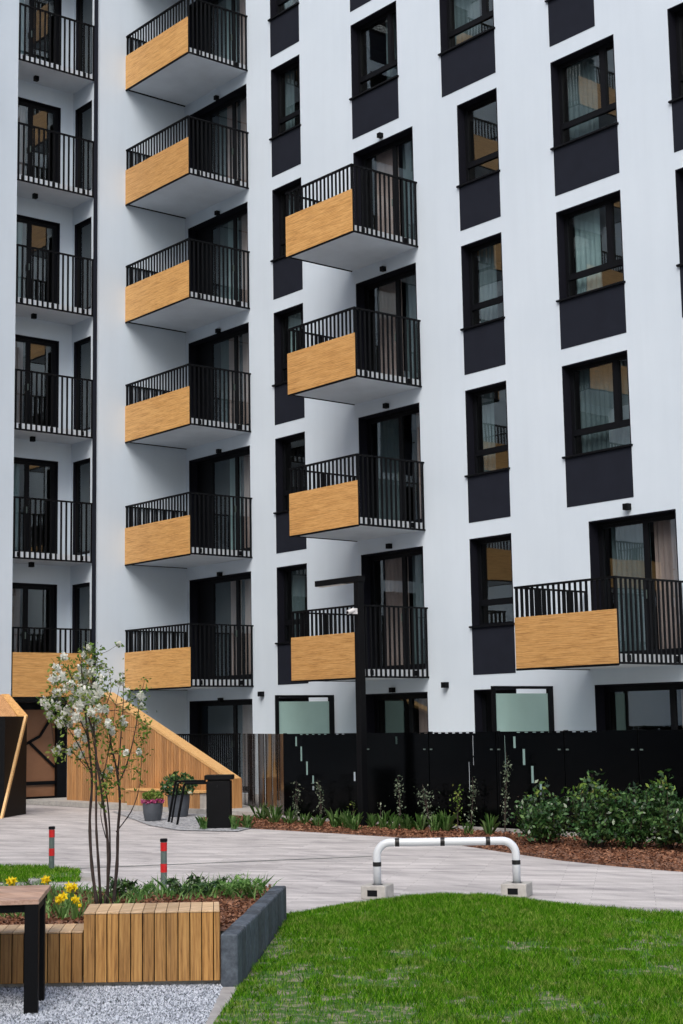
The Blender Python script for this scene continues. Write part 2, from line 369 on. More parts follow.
# local frames: (s along the wall, d outwards, z)
def FM(s, d, z): return Vector((s, -d, z))
def FW(s, d, z): return Vector((d, s, z))            # wing: s = y, outwards = +x
def fbox(m, fr, s0, s1, d0, d1, z0, z1):
    p, q = fr(s0, d0, z0), fr(s1, d1, z1)
    m.box(min(p.x, q.x), min(p.y, q.y), min(p.z, q.z), max(p.x, q.x), max(p.y, q.y), max(p.z, q.z))
def curtain_or_reflection(fr, s0, s1, d, z0, z1, mat, parent, amp=.035):  # wavy sheet behind a pane
    n = max(8, int((s1-s0)*36)); m = MB(); vs = []
    for i in range(n+1):
        s = s0+(s1-s0)*i/n; dd = d+amp*math.sin(i*1.35+s*7)*(.6+.4*math.sin(i*.37))
        vs += [fr(s, dd, z0), fr(s, dd, z1)]
    m.add(vs, [(2*i, 2*i+2, 2*i+3, 2*i+1) for i in range(n)])
    return sub(m.build('curtain', mat, None, smooth=True), parent)
def lining(m, fr, s0, s1, z0, z1, dep, t=.02):
    fbox(m, fr, s0, s0+t, -dep, .002, z0, z1); fbox(m, fr, s1-t, s1, -dep, .002, z0, z1)
    fbox(m, fr, s0+t, s1-t, -dep, .002, z1-t, z1); fbox(m, fr, s0+t, s1-t, -dep, .002, z0, z0+t)
def sash(m, fr, s0, s1, z0, z1, d, wd=.06, th=.06):
    fbox(m, fr, s0, s0+wd, d-th, d, z0, z1); fbox(m, fr, s1-wd, s1, d-th, d, z0, z1)
    fbox(m, fr, s0+wd, s1-wd, d-th, d, z1-wd, z1); fbox(m, fr, s0+wd, s1-wd, d-th, d, z0, z0+wd)
def pane(fr, s0, s1, z0, z1, d, parent):
    m = MB(); m.quad(fr(s0, d, z0), fr(s1, d, z0), fr(s1, d, z1), fr(s0, d, z1))
    return sub(m.build('glass_pane', M['glass']), parent)
def window(fr, s0, s1, z0, z1, style='single', spandrel=True, cur=None, right=1, dep=.20):
    m = MB(); lining(m, fr, s0, s1, z0, z1, dep+.1)
    o = m.build('window', M['reveal'], BLD)
    f = MB(); d = -dep+.02; a, b_ = s0+.02, s1-.02; c, e = z0+.02, z1-.02; tr = c+(e-c)*.26
    sash(f, fr, a, b_, c, e, d, .05)
    fbox(f, fr, a+.05, b_-.05, d-.06, d+.004, tr-.045, tr+.045)
    if style == 'right':
        mx = a+(b_-a)*(.72 if right else .28); fbox(f, fr, mx-.05, mx+.05, d-.055, d+.002, tr+.045, e-.05)
    for u0, u1, v0, v1 in ([(a+.05, b_-.05, tr+.045, e-.05)] if style == 'single' else [(a+.05, mx-.05, tr+.045, e-.05), (mx+.05, b_-.05, tr+.045, e-.05)]):
        sash(f, fr, u0, u1, v0, v1, d-.006, .025, .05)
    sub(f.build('window_frame', M['frame']), o)
    pane(fr, a+.04, b_-.04, c+.04, e-.04, d-.035, o)
    s = MB(); fbox(s, fr, s0-.04, s1+.03, -.16, .05, z0-.012, z0+.022); sub(s.build('window_sill', M['frame']), o)
    if spandrel:
        s = MB(); fbox(s, fr, s0, s1, -.03, .006, z0-.90, z0-.012); sub(s.build('spandrel_panel', M['charcoal']), o)
    if cur: curtain_or_reflection(fr, cur[1] if len(cur) > 1 else s0+.05, cur[2] if len(cur) > 1 else s1-.05, -dep-.18, z0, z1, M[cur[0]], o)
    return o
def door(fr, s0, s1, z0, z1, cur=(), dep=.24, split=.55, blank=0.0):
    m = MB(); lining(m, fr, s0, s1, z0, z1, dep+.1)
    o = m.build('balcony_door', M['reveal'], BLD)
    f = MB(); d = -dep+.02; a, b_ = s0+.02, s1-.02; c, e = z0+.02, z1-.02
    sash(f, fr, a, b_, c, e, d, .05); mx = a+(b_-a)*split
    if blank: fbox(f, fr, a+.05, a+.05+blank, d-.05, d-.01, c+.05, e-.05)
    for u0, u1 in ((a+.05+blank, mx), (mx, b_-.05)):
        sash(f, fr, u0, u1, c+.05, e-.05, d-.008, .055, .05)
    sub(f.build('door_frame', M['frame']), o)
    pane(fr, a+.06+blank, b_-.06, c+.06, e-.06, d-.035, o)
    h = MB(); fbox(h, fr, mx-.05, mx-.02, d-.005, d+.05, z0+1.0, z0+1.15); sub(h.build('door_handle', M['grey_metal']), o)
    for k, u0, u1 in cur: curtain_or_reflection(fr, u0, u1, -dep-.2, z0, z1, M[k], o)
    return o
CUR = {(3, 'w4'): ('curtain', 12.3, 13.1)}
for x0, x1, n, st in W:
    cur = None
    if abs(x0-12.22) < .01 and n == 2: cur = ('curtain', 12.3, 12.95)
    elif abs(x0-12.22) < .01 and n == 1: cur = ('curtain_dark',)
    elif abs(x0-6.47) < .01 and n == 4: cur = ('curtain_dark', 7.2, 7.9)
    elif abs(x0-9.7) < .01 and n == 2: cur = ('curtain_dark', 9.8, 10.3)
    elif random.random() < .6: cur = (random.choice(['curtain', 'curtain_dark', 'curtain_dark', 'curtain_dark']), x0+.05, x0+(x1-x0)*random.choice([.35, .5, .95]))
    window(FM, x0, x1, zs(n), zt(n), st, cur=cur)
for x0, x1, n in D:
    wd = x1-x0; cur = []
    if x0 < 1: cur = [('curtain_pink' if n % 2 == 0 else 'curtain', x0+wd*.44, x0+wd*.60), ('curtain_pink', x1-wd*.34, x1-.05)]+([('curtain_dark', x0+wd*.3, x0+wd*.44)] if n > 1 else [])
    elif x0 < 9: cur = [('curtain_pink', x0+.25, x0+.95), ('curtain_dark', x0+1.1, x1-.05)] if n != 1 else [('curtain_dark', x0+.1, x0+.9), ('curtain_pink', x1-.6, x1-.05)]
    else: cur = [('curtain_dark', x0+.15, x0+1.0), ('curtain_pink', x0+1.1, x1-.05)]
    door(FM, x0, x1, 2.64+H*n, zt(n), cur, split=.66 if x0 < 1 else .56, blank=.55 if x0 < 1 else 0)
for x0, x1, k in G:
    if k == 'door': door(FM, x0, x1, .12, 2.2, [('curtain_pink', x0+.6*(x1-x0), x0+.85*(x1-x0))], split=.6)
    else: window(FM, x0, x1, .95, 2.2, 'single', False)
# floors and partitions inside, seen only faintly through the panes
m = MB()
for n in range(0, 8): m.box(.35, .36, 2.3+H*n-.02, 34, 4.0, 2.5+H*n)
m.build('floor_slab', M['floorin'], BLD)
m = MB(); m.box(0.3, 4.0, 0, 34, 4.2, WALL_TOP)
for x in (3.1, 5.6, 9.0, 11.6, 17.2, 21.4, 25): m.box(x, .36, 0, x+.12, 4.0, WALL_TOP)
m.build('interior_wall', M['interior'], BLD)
m = MB(); m.box(-12, -.04, WALL_TOP, 34.1, 12, WALL_TOP+.25); m.box(34, .01, 0, 34.2, 12, WALL_TOP); m.box(0, 12, 0, 34.2, 12.2, WALL_TOP)
m.build('roof', M['frame'], BLD)

# ---- balconies
def bars(m, fr, s0, s1, d, z0, z1, n, axis='s', w=.042, t=.02):
    for i in range(n+1):
        q = s0+(s1-s0)*i/n
        if axis == 's': fbox(m, fr, q-w/2, q+w/2, d-t/2, d+t/2, z0, z1)
        else: fbox(m, fr, d-t/2, d+t/2, q-w/2, q+w/2, z0, z1)
def balcony(fr, sl, sr, dep, z, oak, left=True):
    s = MB(); fbox(s, fr, sl+.05, sr-.05, 0, dep-.05, z+.012, z+.165); o = s.build('balcony', M['soffit'], BLD)
    r = MB(); zt_ = z+1.385
    for sx in ((sl+.012, sr-.012) if left else (sr-.012,)):      # side guards
        nb = max(6, int(dep/.118)); bars(r, fr, .04, dep-.03, sx, z+.03, zt_-.03, nb, 'd')
        fbox(r, fr, sx-.025, sx+.025, .0, dep, zt_-.03, zt_); fbox(r, fr, sx-.012, sx+.012, .0, dep-.03, z, z+.035)
        for q in (.3, dep-.3): fbox(r, fr, sx-.05 if sx > (sl+sr)/2 else sx+.012, sx-.012 if sx > (sl+sr)/2 else sx+.05, q-.035, q+.035, z+.05, z+.15)
    nb = int((sr-sl)/.118); bars(r, fr, sl+.03, sr-.03, dep-.018, z+.03, zt_-.03, nb)
    fbox(r, fr, sl-.012, sr+.012, dep-.04, dep+.012, zt_-.032, zt_+.003); fbox(r, fr, sl, sr, dep-.03, dep-.006, z-.012, z+.035); fbox(r, fr, sl-.004, sr+.004, dep-.005, dep+.022, z-.025, z+.010)
    fbox(r, fr, sl, sl+.04, dep-.035, dep-.003, z, zt_-.03); fbox(r, fr, sr-.04, sr, dep-.035, dep-.003, z, zt_-.03)
    sub(r.build('railing', M['black']), o)
    p = MB(); fbox(p, fr, sl-.004, sr+.004, dep, dep+.02, z+.012, z+.865); sub(p.build('cladding_panel', oak), o)
    return o
for n in range(0, 7): balcony(FM, 0.004, 2.68, 1.70, 2.46+H*n, M['oakx'], True)
for n in range(0, 4): balcony(FM, 6.35, 8.47, 1.74, 2.46+H*n, M['oakx'])
balcony(FM, 12.59, 14.79, 1.80, 2.46, M['oakx'])
# wall lamps: small black cubes over doors, and a few on the wall
def wall_lamp(p, s=.07, d=(0, -1, 0)):
    m = MB(); x, y, z = p; m.box(x-s, y-2*s*abs(d[1]), z-s, x+s, y, z+s) if d[1] else m.box(x-s, y-s, z-1.4*s, x+s, y+s, z)
    m.box(x-s*.3, y-.01, z-s*.3, x+s*.3, y+.002, z+s*.3) if d[1] else None
    return m.build('wall_lamp', M['black'], BLD, bevel=.004)
for n in range(0, 6): wall_lamp((1.45, -.001, 2.20+H*n), .05); 
for n in range(0, 5): wall_lamp((7.42, -.001, 2.26+H*n), .05)
for (u, v) in ((263, 694), (447, 685), (629, 507)):
    d = rt*(u-341.5)/F_PX - up*(v-512)/F_PX + fw; q = CAM+d*(-CAM.y/d.y); wall_lamp((q.x, -.001, q.z), .055)
# privacy screens on the ground floor terraces
for xs in (5.5, 11.7):
    m = MB(); y0, y1, zt_ = -1.52, -.01, 2.21
    m.box(xs-.03, y0, .1, xs+.03, y0+.06, zt_); m.box(xs-.03, y1-.12, .1, xs+.03, y1, zt_); m.box(xs-.03, y0+.06, zt_-.05, xs+.03, y1-.12, zt_); m.box(xs-.02, y0+.06, .35, xs+.02, y1-.12, .4)
    o = m.build('privacy_screen', M['black'], BLD)
    m = MB(); m.box(xs-.006, y0+.06, .4, xs+.006, y1-.12, zt_-.13); sub(m.build('frosted_glass', M['frost']), o)

# ---- the wing on the left, plane x = 0
LY0, LY1 = -4.60, -2.585
wh = [(LY0, LY1, 0.0, 19.86)]
for y0 in (-9.6, -15.2, -21.4):
    for n in range(0, 8): wh.append((y0, y0+2.3, 2.64+H*n, zt(n)))
for y0 in (-6.9, -12.0, -17.9, -24.5):
    for n in range(0, 8): wh.append((y0, y0+1.15, zs(n), zt(n)))
holed('wall', -30, 0, 0, WALL_TOP, wh, lambda a, z: (0, a, z), M['render'], BLD)
for y0 in (-9.6, -15.2, -21.4):
    for n in range(0, 8):
        door(FW, y0, y0+2.3, 2.64+H*n, zt(n)); balcony(FW, y0-.2, y0+2.5, 1.5, 2.46+H*n, M['oaky'])
for y0 in (-6.9, -12.0, -17.9, -24.5):
    for n in range(0, 8): window(FW, y0, y0+1.15, zs(n), zt(n))
m = MB(); m.box(-12, -30, 0, -.4, -29.8, WALL_TOP); m.box(-12.2, -30, 0, -12, 12, WALL_TOP); m.box(-12, -30, WALL_TOP, .04, -.04, WALL_TOP+.25)
m.build('roof', M['frame'], BLD)
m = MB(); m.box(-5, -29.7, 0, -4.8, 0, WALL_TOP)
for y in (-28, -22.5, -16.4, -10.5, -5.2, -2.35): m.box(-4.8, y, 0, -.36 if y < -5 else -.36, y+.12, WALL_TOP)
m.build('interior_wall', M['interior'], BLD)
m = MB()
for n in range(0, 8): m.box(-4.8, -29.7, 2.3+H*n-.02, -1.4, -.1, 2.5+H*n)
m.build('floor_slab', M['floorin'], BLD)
# recessed loggias: side and back walls with a door and a slim window on every storey
side = []
back = []
for n in range(0, 6):
    side.append((-.90, -.11, 2.70+H*n, 4.93+H*n)); back.append((-4.42, -2.93, 2.66+H*n, 4.93+H*n))
back.append((-4.6, -2.9, .02, 2.2))
holed('wall', -1.0, 0, 0, 19.86, side, lambda a, z: (a, LY1, z), M['render'], BLD)
holed('wall', LY0, LY1, 0, 19.86, back, lambda a, z: (-1.0, a, z), M['render'], BLD)
m = MB(); m.quad((-1, LY0, 0), (0, LY0, 0), (0, LY0, 19.86), (-1, LY0, 19.86)); m.build('wall', M['render'], BLD)
def FB(s, d, z): return Vector((-1.0+d, s, z))
def FS(s, d, z): return Vector((s, LY1-d, z))
for n in range(0, 6):
    z = 2.66+H*n
    door(FB, -4.42, -2.93, z, 4.93+H*n, [('curtain', -4.0, -3.75)] if n % 2 else [('curtain_pink', -3.9, -3.7)], dep=.12, split=.5)
    mm = MB(); lining(mm, FS, -.90, -.11, z+.04, 4.93+H*n, .2); o = mm.build('window', M['reveal'], BLD)
    f = MB(); sash(f, FS, -.88, -.13, z+.06, 4.91+H*n, -.06, .06); sub(f.build('window_frame', M['frame']), o); pane(FS, -.84, -.17, z+.1, 4.87+H*n, -.09, o)
for n in range(0, 7):
    z = 2.46+H*n
    s = MB(); fbox(s, FW, LY0+.002, LY1-.002, -.998, -.03, z+.012, z+.165); o = s.build('balcony', M['soffit'], BLD)
    if n == 6: continue
    r = MB(); bars(r, FW, LY0+.03, LY1-.03, .0, z+.03, z+1.355, 15)
    fbox(r, FW, LY0+.002, LY1-.002, -.02, .025, z+1.353, z+1.388); fbox(r, FW, LY0+.002, LY1-.002, -.012, .012, z, z+.035)
    for q in (-4.45, -3.65, -2.85): fbox(r, FW, q-.035, q+.035, -.025, -.008, z+.05, z+.15)
    sub(r.build('railing', M['black']), o)
    if n == 0:
        p = MB(); fbox(p, FW, LY0+.02, LY1-.02, .014, .034, z-.14, z+.83); sub(p.build('cladding_panel', M['oaky']), o)
    m = MB(); m.box(-.62, -4.12, z-.105+.12-.0, -.52, -4.02, z+.011); mm = m
    mm = MB(); mm.box(-.66, -3.86, z-.10, -.56, -3.76, z+.011); mm.build('ceiling_lamp', M['black'], BLD)
# dark vertical strip beside the loggias
m = MB(); m.box(.003, -2.60, 2.3, .03, -2.505, WALL_TOP); m.build('trim_strip', M['charcoal'], BLD)
# entrance under the lowest loggia
m = MB(); m.box(-1.06, -4.6, .0, -1.0, -4.5, 2.2); m.box(-1.06, -2.95, 0, -.9, -2.70, 2.2); m.box(-1.05, -4.5, 2.05, -.98, -2.95, 2.2)
m.box(-1.05, -4.5, .0, -.98, -2.95, .10); m.box(-1.04, -4.5, .36, -.97, -2.95, .44)
o = m.build('entrance_door', M['frame'], BLD)
m = MB(); m.box(-1.04, -4.5, .10, -1.02, -2.95, 2.05); sub(m.build('door_leaf', M['entry']), o)
m = MB()
for (ya, za, yb, zb) in ((-4.5, .9, -3.35, 1.45), (-3.62, 1.32, -2.97, .75), (-3.35, 1.45, -2.97, 2.0)):
    d = Vector((0, yb-ya, zb-za)).normalized(); nn = Vector((0, -d.z, d.y))*.03
    a, b_ = Vector((-1.0, ya, za)), Vector((-1.0, yb, zb)); m.prism([a-nn, b_-nn, b_+nn, a+nn], (.02, 0, 0))
sub(m.build('door_strut', M['frame']), o)
m = MB(); m.box(-1.0, -2.9, 2.31, -.02, -2.70, 2.46) ; m.box(-.98, -4.58, 2.2, -.03, -2.9, 2.24); m.build('entrance_ceiling', M['frame'], BLD)

# ---------------------------------------------------------------- the block on the far side of the courtyard, seen only in the window panes
OPB = empty('residential_block', (24, -42, 0), 'salmon coloured residential block across the courtyard, mirrored in the window panes', 'building')
M['salmon'] = plain('salmon_render', (.40, .27, .24), .9, .08, 1, bmp=.3)
def FO(s, d, z): return Vector((s, -42+d, z))
oh = [(x, x+1.6, 1.0+H*n, 2.5+H*n) for x in range(2, 44, 4) for n in range(9)]
holed('wall', 0, 46, 0, 27, oh, lambda a, z: (a, -42, z), M['salmon'], OPB)
m = MB(); m.box(0, -54, 26.6, 46, -42.01, 27); m.box(0, -54, 0, .2, -42.01, 26.6); m.box(45.8, -54, 0, 46, -42.01, 26.6); m.box(.2, -54, 0, 45.8, -53.8, 26.6); m.build('roof', M['frame'], OPB)
for k, (x0, x1, z0, z1) in enumerate(oh):
    f = MB(); sash(f, FO, x0, x1, z0, z1, -.08, .07); o = f.build('window', M['frame'], OPB)
    q = MB(); q.quad(FO(x0+.05, -.1, z0+.05), FO(x1-.05, -.1, z0+.05), FO(x1-.05, -.1, z1-.05), FO(x0+.05, -.1, z1-.05)); sub(q.build('glass_pane', M['gloss_side']), o)

# ---------------------------------------------------------------- terrace, fence, ramp
tr = MB(); tr.box(.01, -4.3, .006, 33, -.003, .10); tag(tr.build('terrace', M['concrete']), kind='structure')
FEN = empty('panel_fence', (16, -4.5, 0), 'tall glossy black metal panel fence with narrow slits behind the hedge', 'fence')
YF, ZF0, ZF1 = -4.5, .07, 1.455
def fence_run(P0, P1, slots, posts, mat='gloss'):
    P0, P1 = Vector((*P0, 0)), Vector((*P1, 0)); L = (P1-P0).length; d = (P1-P0).normalized(); nrm = Vector((d.y, -d.x, 0))
    cuts = [0]+posts+[L]
    for i in range(len(cuts)-1):
        s0, s1 = cuts[i]+.012, cuts[i+1]-.012
        hs = [h for h in slots if s0 < h[0] and h[1] < s1]
        o = holed('fence_panel', s0, s1, ZF0, ZF1, hs, lambda a, z: P0+d*a+Vector((0, 0, z)), M[mat], FEN)
        md = o.modifiers.new('solid', 'SOLIDIFY'); md.thickness = .012; md.offset = 0
    for c in cuts[:-1] if len(cuts) > 2 else []:
        m = MB(); q = P0+d*c - nrm*.035
        m.box(q.x-.025, q.y-.025, 0, q.x+.025, q.y+.025, ZF1+.01); m.build('fence_post', M['black'], FEN)
    m = MB(); a, b_ = P0-nrm*.03, P1-nrm*.03; a.z = b_.z = ZF1-.05; m.prism([a, b_, b_+nrm*.02, a+nrm*.02], (0, 0, .03)); m.build('fence_rail', M['black'], FEN)
    for c in cuts[1:-1]:
        m = MB()
        for k in (-.09, .06):
            q = P0+d*(c+k)+nrm*.012; m.box(q.x-.02, q.y-.012, 1.19, q.x+.02, q.y+.012, 1.21)
        m.build('panel_clip', M['grey_metal'], FEN)
def fx(u):                      # where the sight line at column u meets the fence plane
    d = rt*(u-341.5)/F_PX + fw; d = d - up*(780-512)/F_PX; return CAM.x+d.x*((YF-CAM.y)/d.y)
def fz(u, v):
    d = rt*(u-341.5)/F_PX - up*(v-512)/F_PX + fw; return CAM.z+d.z*((YF-CAM.y)/d.y)
X0 = fx(284)
slots = []
for (u, v0, v1) in ((296.5, 736.5, 746), (301.5, 746.5, 761), (307, 761.5, 775), (313, 775.5, 790), (515.5, 736.5, 748), (524.5, 749, 765), (532.5, 766, 783), (540.5, 783.5, 795), (354.5, 772, 781), (397, 736.5, 744)):
    slots.append((fx(u)-X0-.024, fx(u)-X0+.032, fz(u, v1), fz(u, v0)))
for (u, v0, v1) in ((474, 735.5, 765), (469.5, 762, 790), (500.5, 735.5, 800), (506, 735.5, 770)):
    slots.append((fx(u)-X0-.009, fx(u)-X0+.009, fz(u, v1), fz(u, v0)))
for k in list(range(302, 345, 6))+list(range(420, 480, 7))+list(range(520, 606, 8)):
    s = fx(k)-X0; slots.append((s-.04, s+.035, ZF1-.022, ZF1-.006))
posts = [fx(u)-X0 for u in (367, 430, 497.5, 566, 640)]+[fx(640)-X0+1.9*k for k in (1, 2, 3, 4, 5, 6, 7)]
fence_run((X0, YF), (33, YF), slots, posts)
P0, P1 = Vector((6.15, -2.85, 0)), Vector((X0-.03, YF+.012, 0)); L = (P1-P0).length; d = (P1-P0)/L; ng = int(L/.11); rr_ = random.Random(4)
for g0 in range(4):
    m = MB()
    for k in range(ng*g0//4, ng*(g0+1)//4):
        c = P0+d*(L*(k+.5)/ng); an = math.atan2(d.y, d.x)+rr_.uniform(-.16, .10); e = Vector((math.cos(an), math.sin(an), 0))*.053; nn = Vector((-e.y, e.x, 0))*.12
        m.prism([c-e+Vector((0, 0, ZF0)), c+e+Vector((0, 0, ZF0)), c+e+nn+Vector((0, 0, ZF0)), c-e+nn+Vector((0, 0, ZF0))], (0, 0, ZF1-ZF0))
    m.build('fence_panel', M['gloss_side'], FEN)
m = MB(); m.box(X0, -4.60, .0, 33, -4.53, .085); tag(m.build('fence_kerb', M['slab']), kind='structure')
m = MB(); a = Vector((6.2, -2.95, 0)); b_ = Vector((X0, -4.6, 0)); nn = Vector((.03, .09, 0)); m.prism([a, b_, b_+nn, a+nn], (0, 0, .085)); tag(m.build('fence_kerb', M['slab']), kind='structure')
# slatted railing behind the sloping wooden wall
RL = empty('slatted_railing', (5, -2.9, 0), 'black vertical bar railing rising behind the sloping timber wall', 'railing')
m = MB()
for i in range(34):
    x = 3.75+i*.072; m.box(x, -2.9, .1, x+.03, -2.885, 1.43)
m.build('baluster_row', M['black'], RL)
m = MB(); m.box(3.7, -2.92, 1.43, 6.15, -2.87, 1.462); m.box(3.7, -2.91, .08, 6.15, -2.88, .12); m.build('rail', M['black'], RL)
for x in (4.9, 6.1):
    m = MB(); m.box(x, -2.95, 0.01, x+.05, -2.93, 1.43); m.build('post', M['black'], RL)
# sloping timber clad wall
RW = empty('timber_clad_wall', (4, -3.85, 0), 'sloping wall clad in thin vertical larch slats beside the entrance', 'wall')
YR = -3.85
def rtop(x): return min(2.28, .50+(7.46-x)*.378)
m = MB(); x = 1.2
while x < 7.14:
    x1 = min(x+.085, 7.14); m.prism([(x, YR, .02), (x1-.018, YR, .02), (x1-.018, YR, rtop(x1)-.02), (x, YR, rtop(x)-.02)], (0, .03, 0)); x += .085
m.build('slat_cladding', M['clad'], RW)
m = MB(); m.prism([(1.2, YR+.03, 0), (7.14, YR+.03, 0), (7.14, YR+.03, rtop(7.14)-.03), (2.75, YR+.03, 2.25), (1.2, YR+.03, 2.25)], (0, .20, 0)); m.build('core', M['black'], RW)
m = MB(); m.prism([(2.62, YR-.012, 2.285), (7.15, YR-.012, rtop(7.15)-.018), (7.15, YR-.012, rtop(7.15)+.03), (2.62, YR-.012, 2.345)], (0, .27, 0)); m.build('top_board', M['cap'], RW)
m = MB(); m.box(7.15, YR-.008, .0, 7.19, YR+.25, rtop(7.15)+.02); m.build('end_board', M['clad'], RW)
m = MB(); m.box(1.16, YR-.01, .0, 1.20, YR+.24, 2.28); m.build('end_board', M['clad'], RW)
m = MB(); m.box(4.2, YR-.42, .385, 6.75, YR-.001, .415); m.build('seat_board', M['cap'], RW)
m = MB(); x = 4.22
while x < 6.68: m.box(x, YR-.40, .06, x+.057, YR-.37, .38); x += .066
m.build('seat_cladding', M['clad'], RW)
m = MB(); m.box(4.22, YR-.37, .0, 6.72, YR-.002, .37); m.build('core', M['concrete'], RW)
# slanted entrance portal at the left edge
PT = empty('entrance_portal', gr(14, 816), 'black wedge shaped entrance screen edged with a leaning oak board', 'entrance screen')
pA, pB = gr(3, 818), gr(26, 814)
dpth = (pB-pA).normalized(); left = -E1
bA, bB = (pA-CAM).dot(E2), (pB-CAM).dot(E2)
t27, t2 = at(26.5, 716.5, bB), at(2.5, 817.5, bA)
f9 = at(8, 717, bB)
m = MB(); top = t27.z; m.prism([pB, pB+Vector((0, 0, top)), pB+Vector((0, 0, top))+left*1.6, pB+left*1.6], (pA-pB)*.96); m.build('screen_body', M['black'], PT)
m = MB(); q = (pA-pB).normalized(); nn = (t27-t2).cross(q).normalized()*0.02
a, b_ = at(27.5, 715.5, bB-.02), at(2.5, 818, bA-.05); w_ = E1*.034
m.prism([a-w_, a+w_*.3, b_+w_*.6, b_-w_*.6], -E2*.14); m.build('edge_board', M['cap'], PT)
a, b_, c, d = at(1.5, 694, bB+.35), at(9, 694, bB+.35), at(27.8, 715.5, bB-.1), at(18, 715.5, bB-.1)
m = MB(); m.prism([a, b_, c, d], (0, 0, -.05)); m.build('top_board', M['oakx'], PT)
a, b_, c = at(1.5, 694.5, bB+.33), at(18, 716.4, bB-.08), at(1.5, 716.4, bB-.08)
m = MB(); m.prism([a, b_, c, at(-60, 716.4, bB-.08), at(-60, 694.5, bB+.33)], E2*.03); m.build('side_panel', M['clad'], PT)

# ---------------------------------------------------------------- foreground planter
DIRM = Matrix(((E1.x, E2.x, 0, CAM.x), (E1.y, E2.y, 0, CAM.y), (0, 0, 1, 0), (0, 0, 0, 1)))     # (a, b, z) to world
BF = 9.83
SK = DIRM @ Matrix(((1, -.085, 0, .085*9.83), (0, 1, 0, 0), (0, 0, 1, 0), (0, 0, 0, 1)))
def bench(name, label, a0, a1, b0, b1, zt_, pitch, mats):
    o = empty(name, T((a0+a1)/2, b0, 0), label, 'bench', 'timber benches along the planter')
    m = MB(); x = a0+.002
    while x < a1-.02:
        x1 = min(x+pitch, a1); m.box(x, b0, .045, x1-.006, b0+.022, zt_-.012, SK); x += pitch
    m.build('front_cladding', M['bench'], o, bevel=.0015)
    m = MB(); x = a0+.002
    while x < a1-.02:
        x1 = min(x+pitch, a1); m.box(x, b0-.003, zt_-.010, x1-.004, b1, zt_, SK); x += pitch
    m.build('seat_planks', M['benchtop'], o, bevel=.0015)
    m = MB(); m.box(a0+.004, b0+.024, .045, a1-.022, b1-.004, zt_-.012, SK); m.build('core', M['black'], o)
    m = MB(); m.box(a0+.01, b0+.045, -.005, a1-.001, b1-.02, .044, SK); m.build('plinth', M['concrete'], o)
    return o
hb = bench('planter_bench', 'taller oak plank bench section in front of the flowering tree', -1.648, -.80, BF, 10.30, .468, .0735, 0)
m = MB(); m.box(-.82, BF+.023, .045, -.80, 10.29, .455, SK); m.build('end_board', M['bench'], hb)
bench('planter_bench', 'lower oak plank bench section beneath the brown topped table', -4.5885, -1.6485, BF+.004, 10.22, .355, .0735, 0)
KB = empty('stone_edging', T(-.7, 10, 0), 'dark slate grey block edging between the planter and the lawn', 'edging')
k0, k1 = Vector((-.742, 9.80, 0)), Vector((-.548, 12.62, 0)); L = (k1-k0).length; nb = 14
kd = (k1-k0).normalized(); kn = Vector((kd.y, -kd.x, 0))
def slate_mat():
    m, nt, b = newmat('slate_block'); c = coords(nt); g = N(nt, 'ShaderNodeNewGeometry')
    n = noise(nt, c, 25, 5)
    nt.links.new(ramp(nt, n, [(.3, (.034, .044, .060)), (.7, (.10, .125, .155))]), b.inputs[0]); oi = N(nt, 'ShaderNodeObjectInfo'); nt.links.new(mixc(nt, 1, b.inputs[0].links[0].from_socket, ramp(nt, oi.outputs['Random'], [(0, (.6, .6, .6)), (1, (1.25, 1.25, 1.25))]), 'MULTIPLY'), b.inputs[0]); b.inputs['Roughness'].default_value = .75
    bump(nt, b, noise(nt, c, 90, 4), .5, .004); return m
M['slate'] = slate_mat()
for i in range(nb):
    s0, s1 = k0+kd*(L*i/nb+.004), k0+kd*(L*(i+1)/nb-.006); j = random.uniform(-.004, .004)
    m = MB(); m.prism([T(*(s0-kn*.055)[:2], -.02), T(*(s1-kn*.055)[:2], -.02), T(*(s1+kn*.055)[:2], -.02), T(*(s0+kn*.055)[:2], -.02)], (0, 0, .35+j)); m.build('block', M['slate'], KB, bevel=.014)
m = MB(); p = [(-1.15, 3), (-.835, 8.4), (-.785, 9.79), (-.685, 9.79), (-.745, 8.4), (-1.05, 3)]
m.prism([T(a, b, 0) for a, b in p], (0, 0, .013)); tag(m.build('lawn_kerb', M['slab'], bevel=.006), kind='structure')
# planter soil
BZ = .29
def bed_z(a, b):                      # soil level in the planter
    t = max(0, min(1, (b-12.7)/1.4)); return BZ*(1-t)-.002*t*1 + .03*math.sin(a*3)*math.sin(b*2.3)*(1-t)
m = MB(); na, nb_ = 40, 30; idx = {}
for i in range(na+1):
    for j in range(nb_+1):
        b = 10.1+4.1*j/nb_; amax = -.79+.069*(b-9.87) ; amax = min(amax, -.60) if b < 12.7 else -.62-.6*(b-12.7)
        a = -5.5+(amax+5.5)*i/na; idx[i, j] = len(m.v); m.v.append(tuple(T(a, b, bed_z(a, b) if j < nb_ else -.03)))
for i in range(na):
    for j in range(nb_): m.f.append((idx[i, j], idx[i+1, j], idx[i+1, j+1], idx[i, j+1]))
tag(m.build('planter_soil', M['mulch'], smooth=True), kind='structure')
def Tn(a, b, z): return np.array([CAM.x, CAM.y, 0])+np.outer(a, E1)+np.outer(b, E2)+np.stack([0*z, 0*z, z], 1)
n = 9000; b = rng.uniform(10.2, 13.6, n); am = np.where(b < 12.7, -.80+.069*(b-9.87), -.62-.6*(b-12.7)); a = -2.9+(am+2.9)*rng.uniform(0, 1, n)
z = np.array([bed_z(x, y) for x, y in zip(a, b)])+rng.uniform(0, .02, n)
V, Fq = scatter_quads(Tn(a, b, z), .038, aspect=.5, tilt=.4)
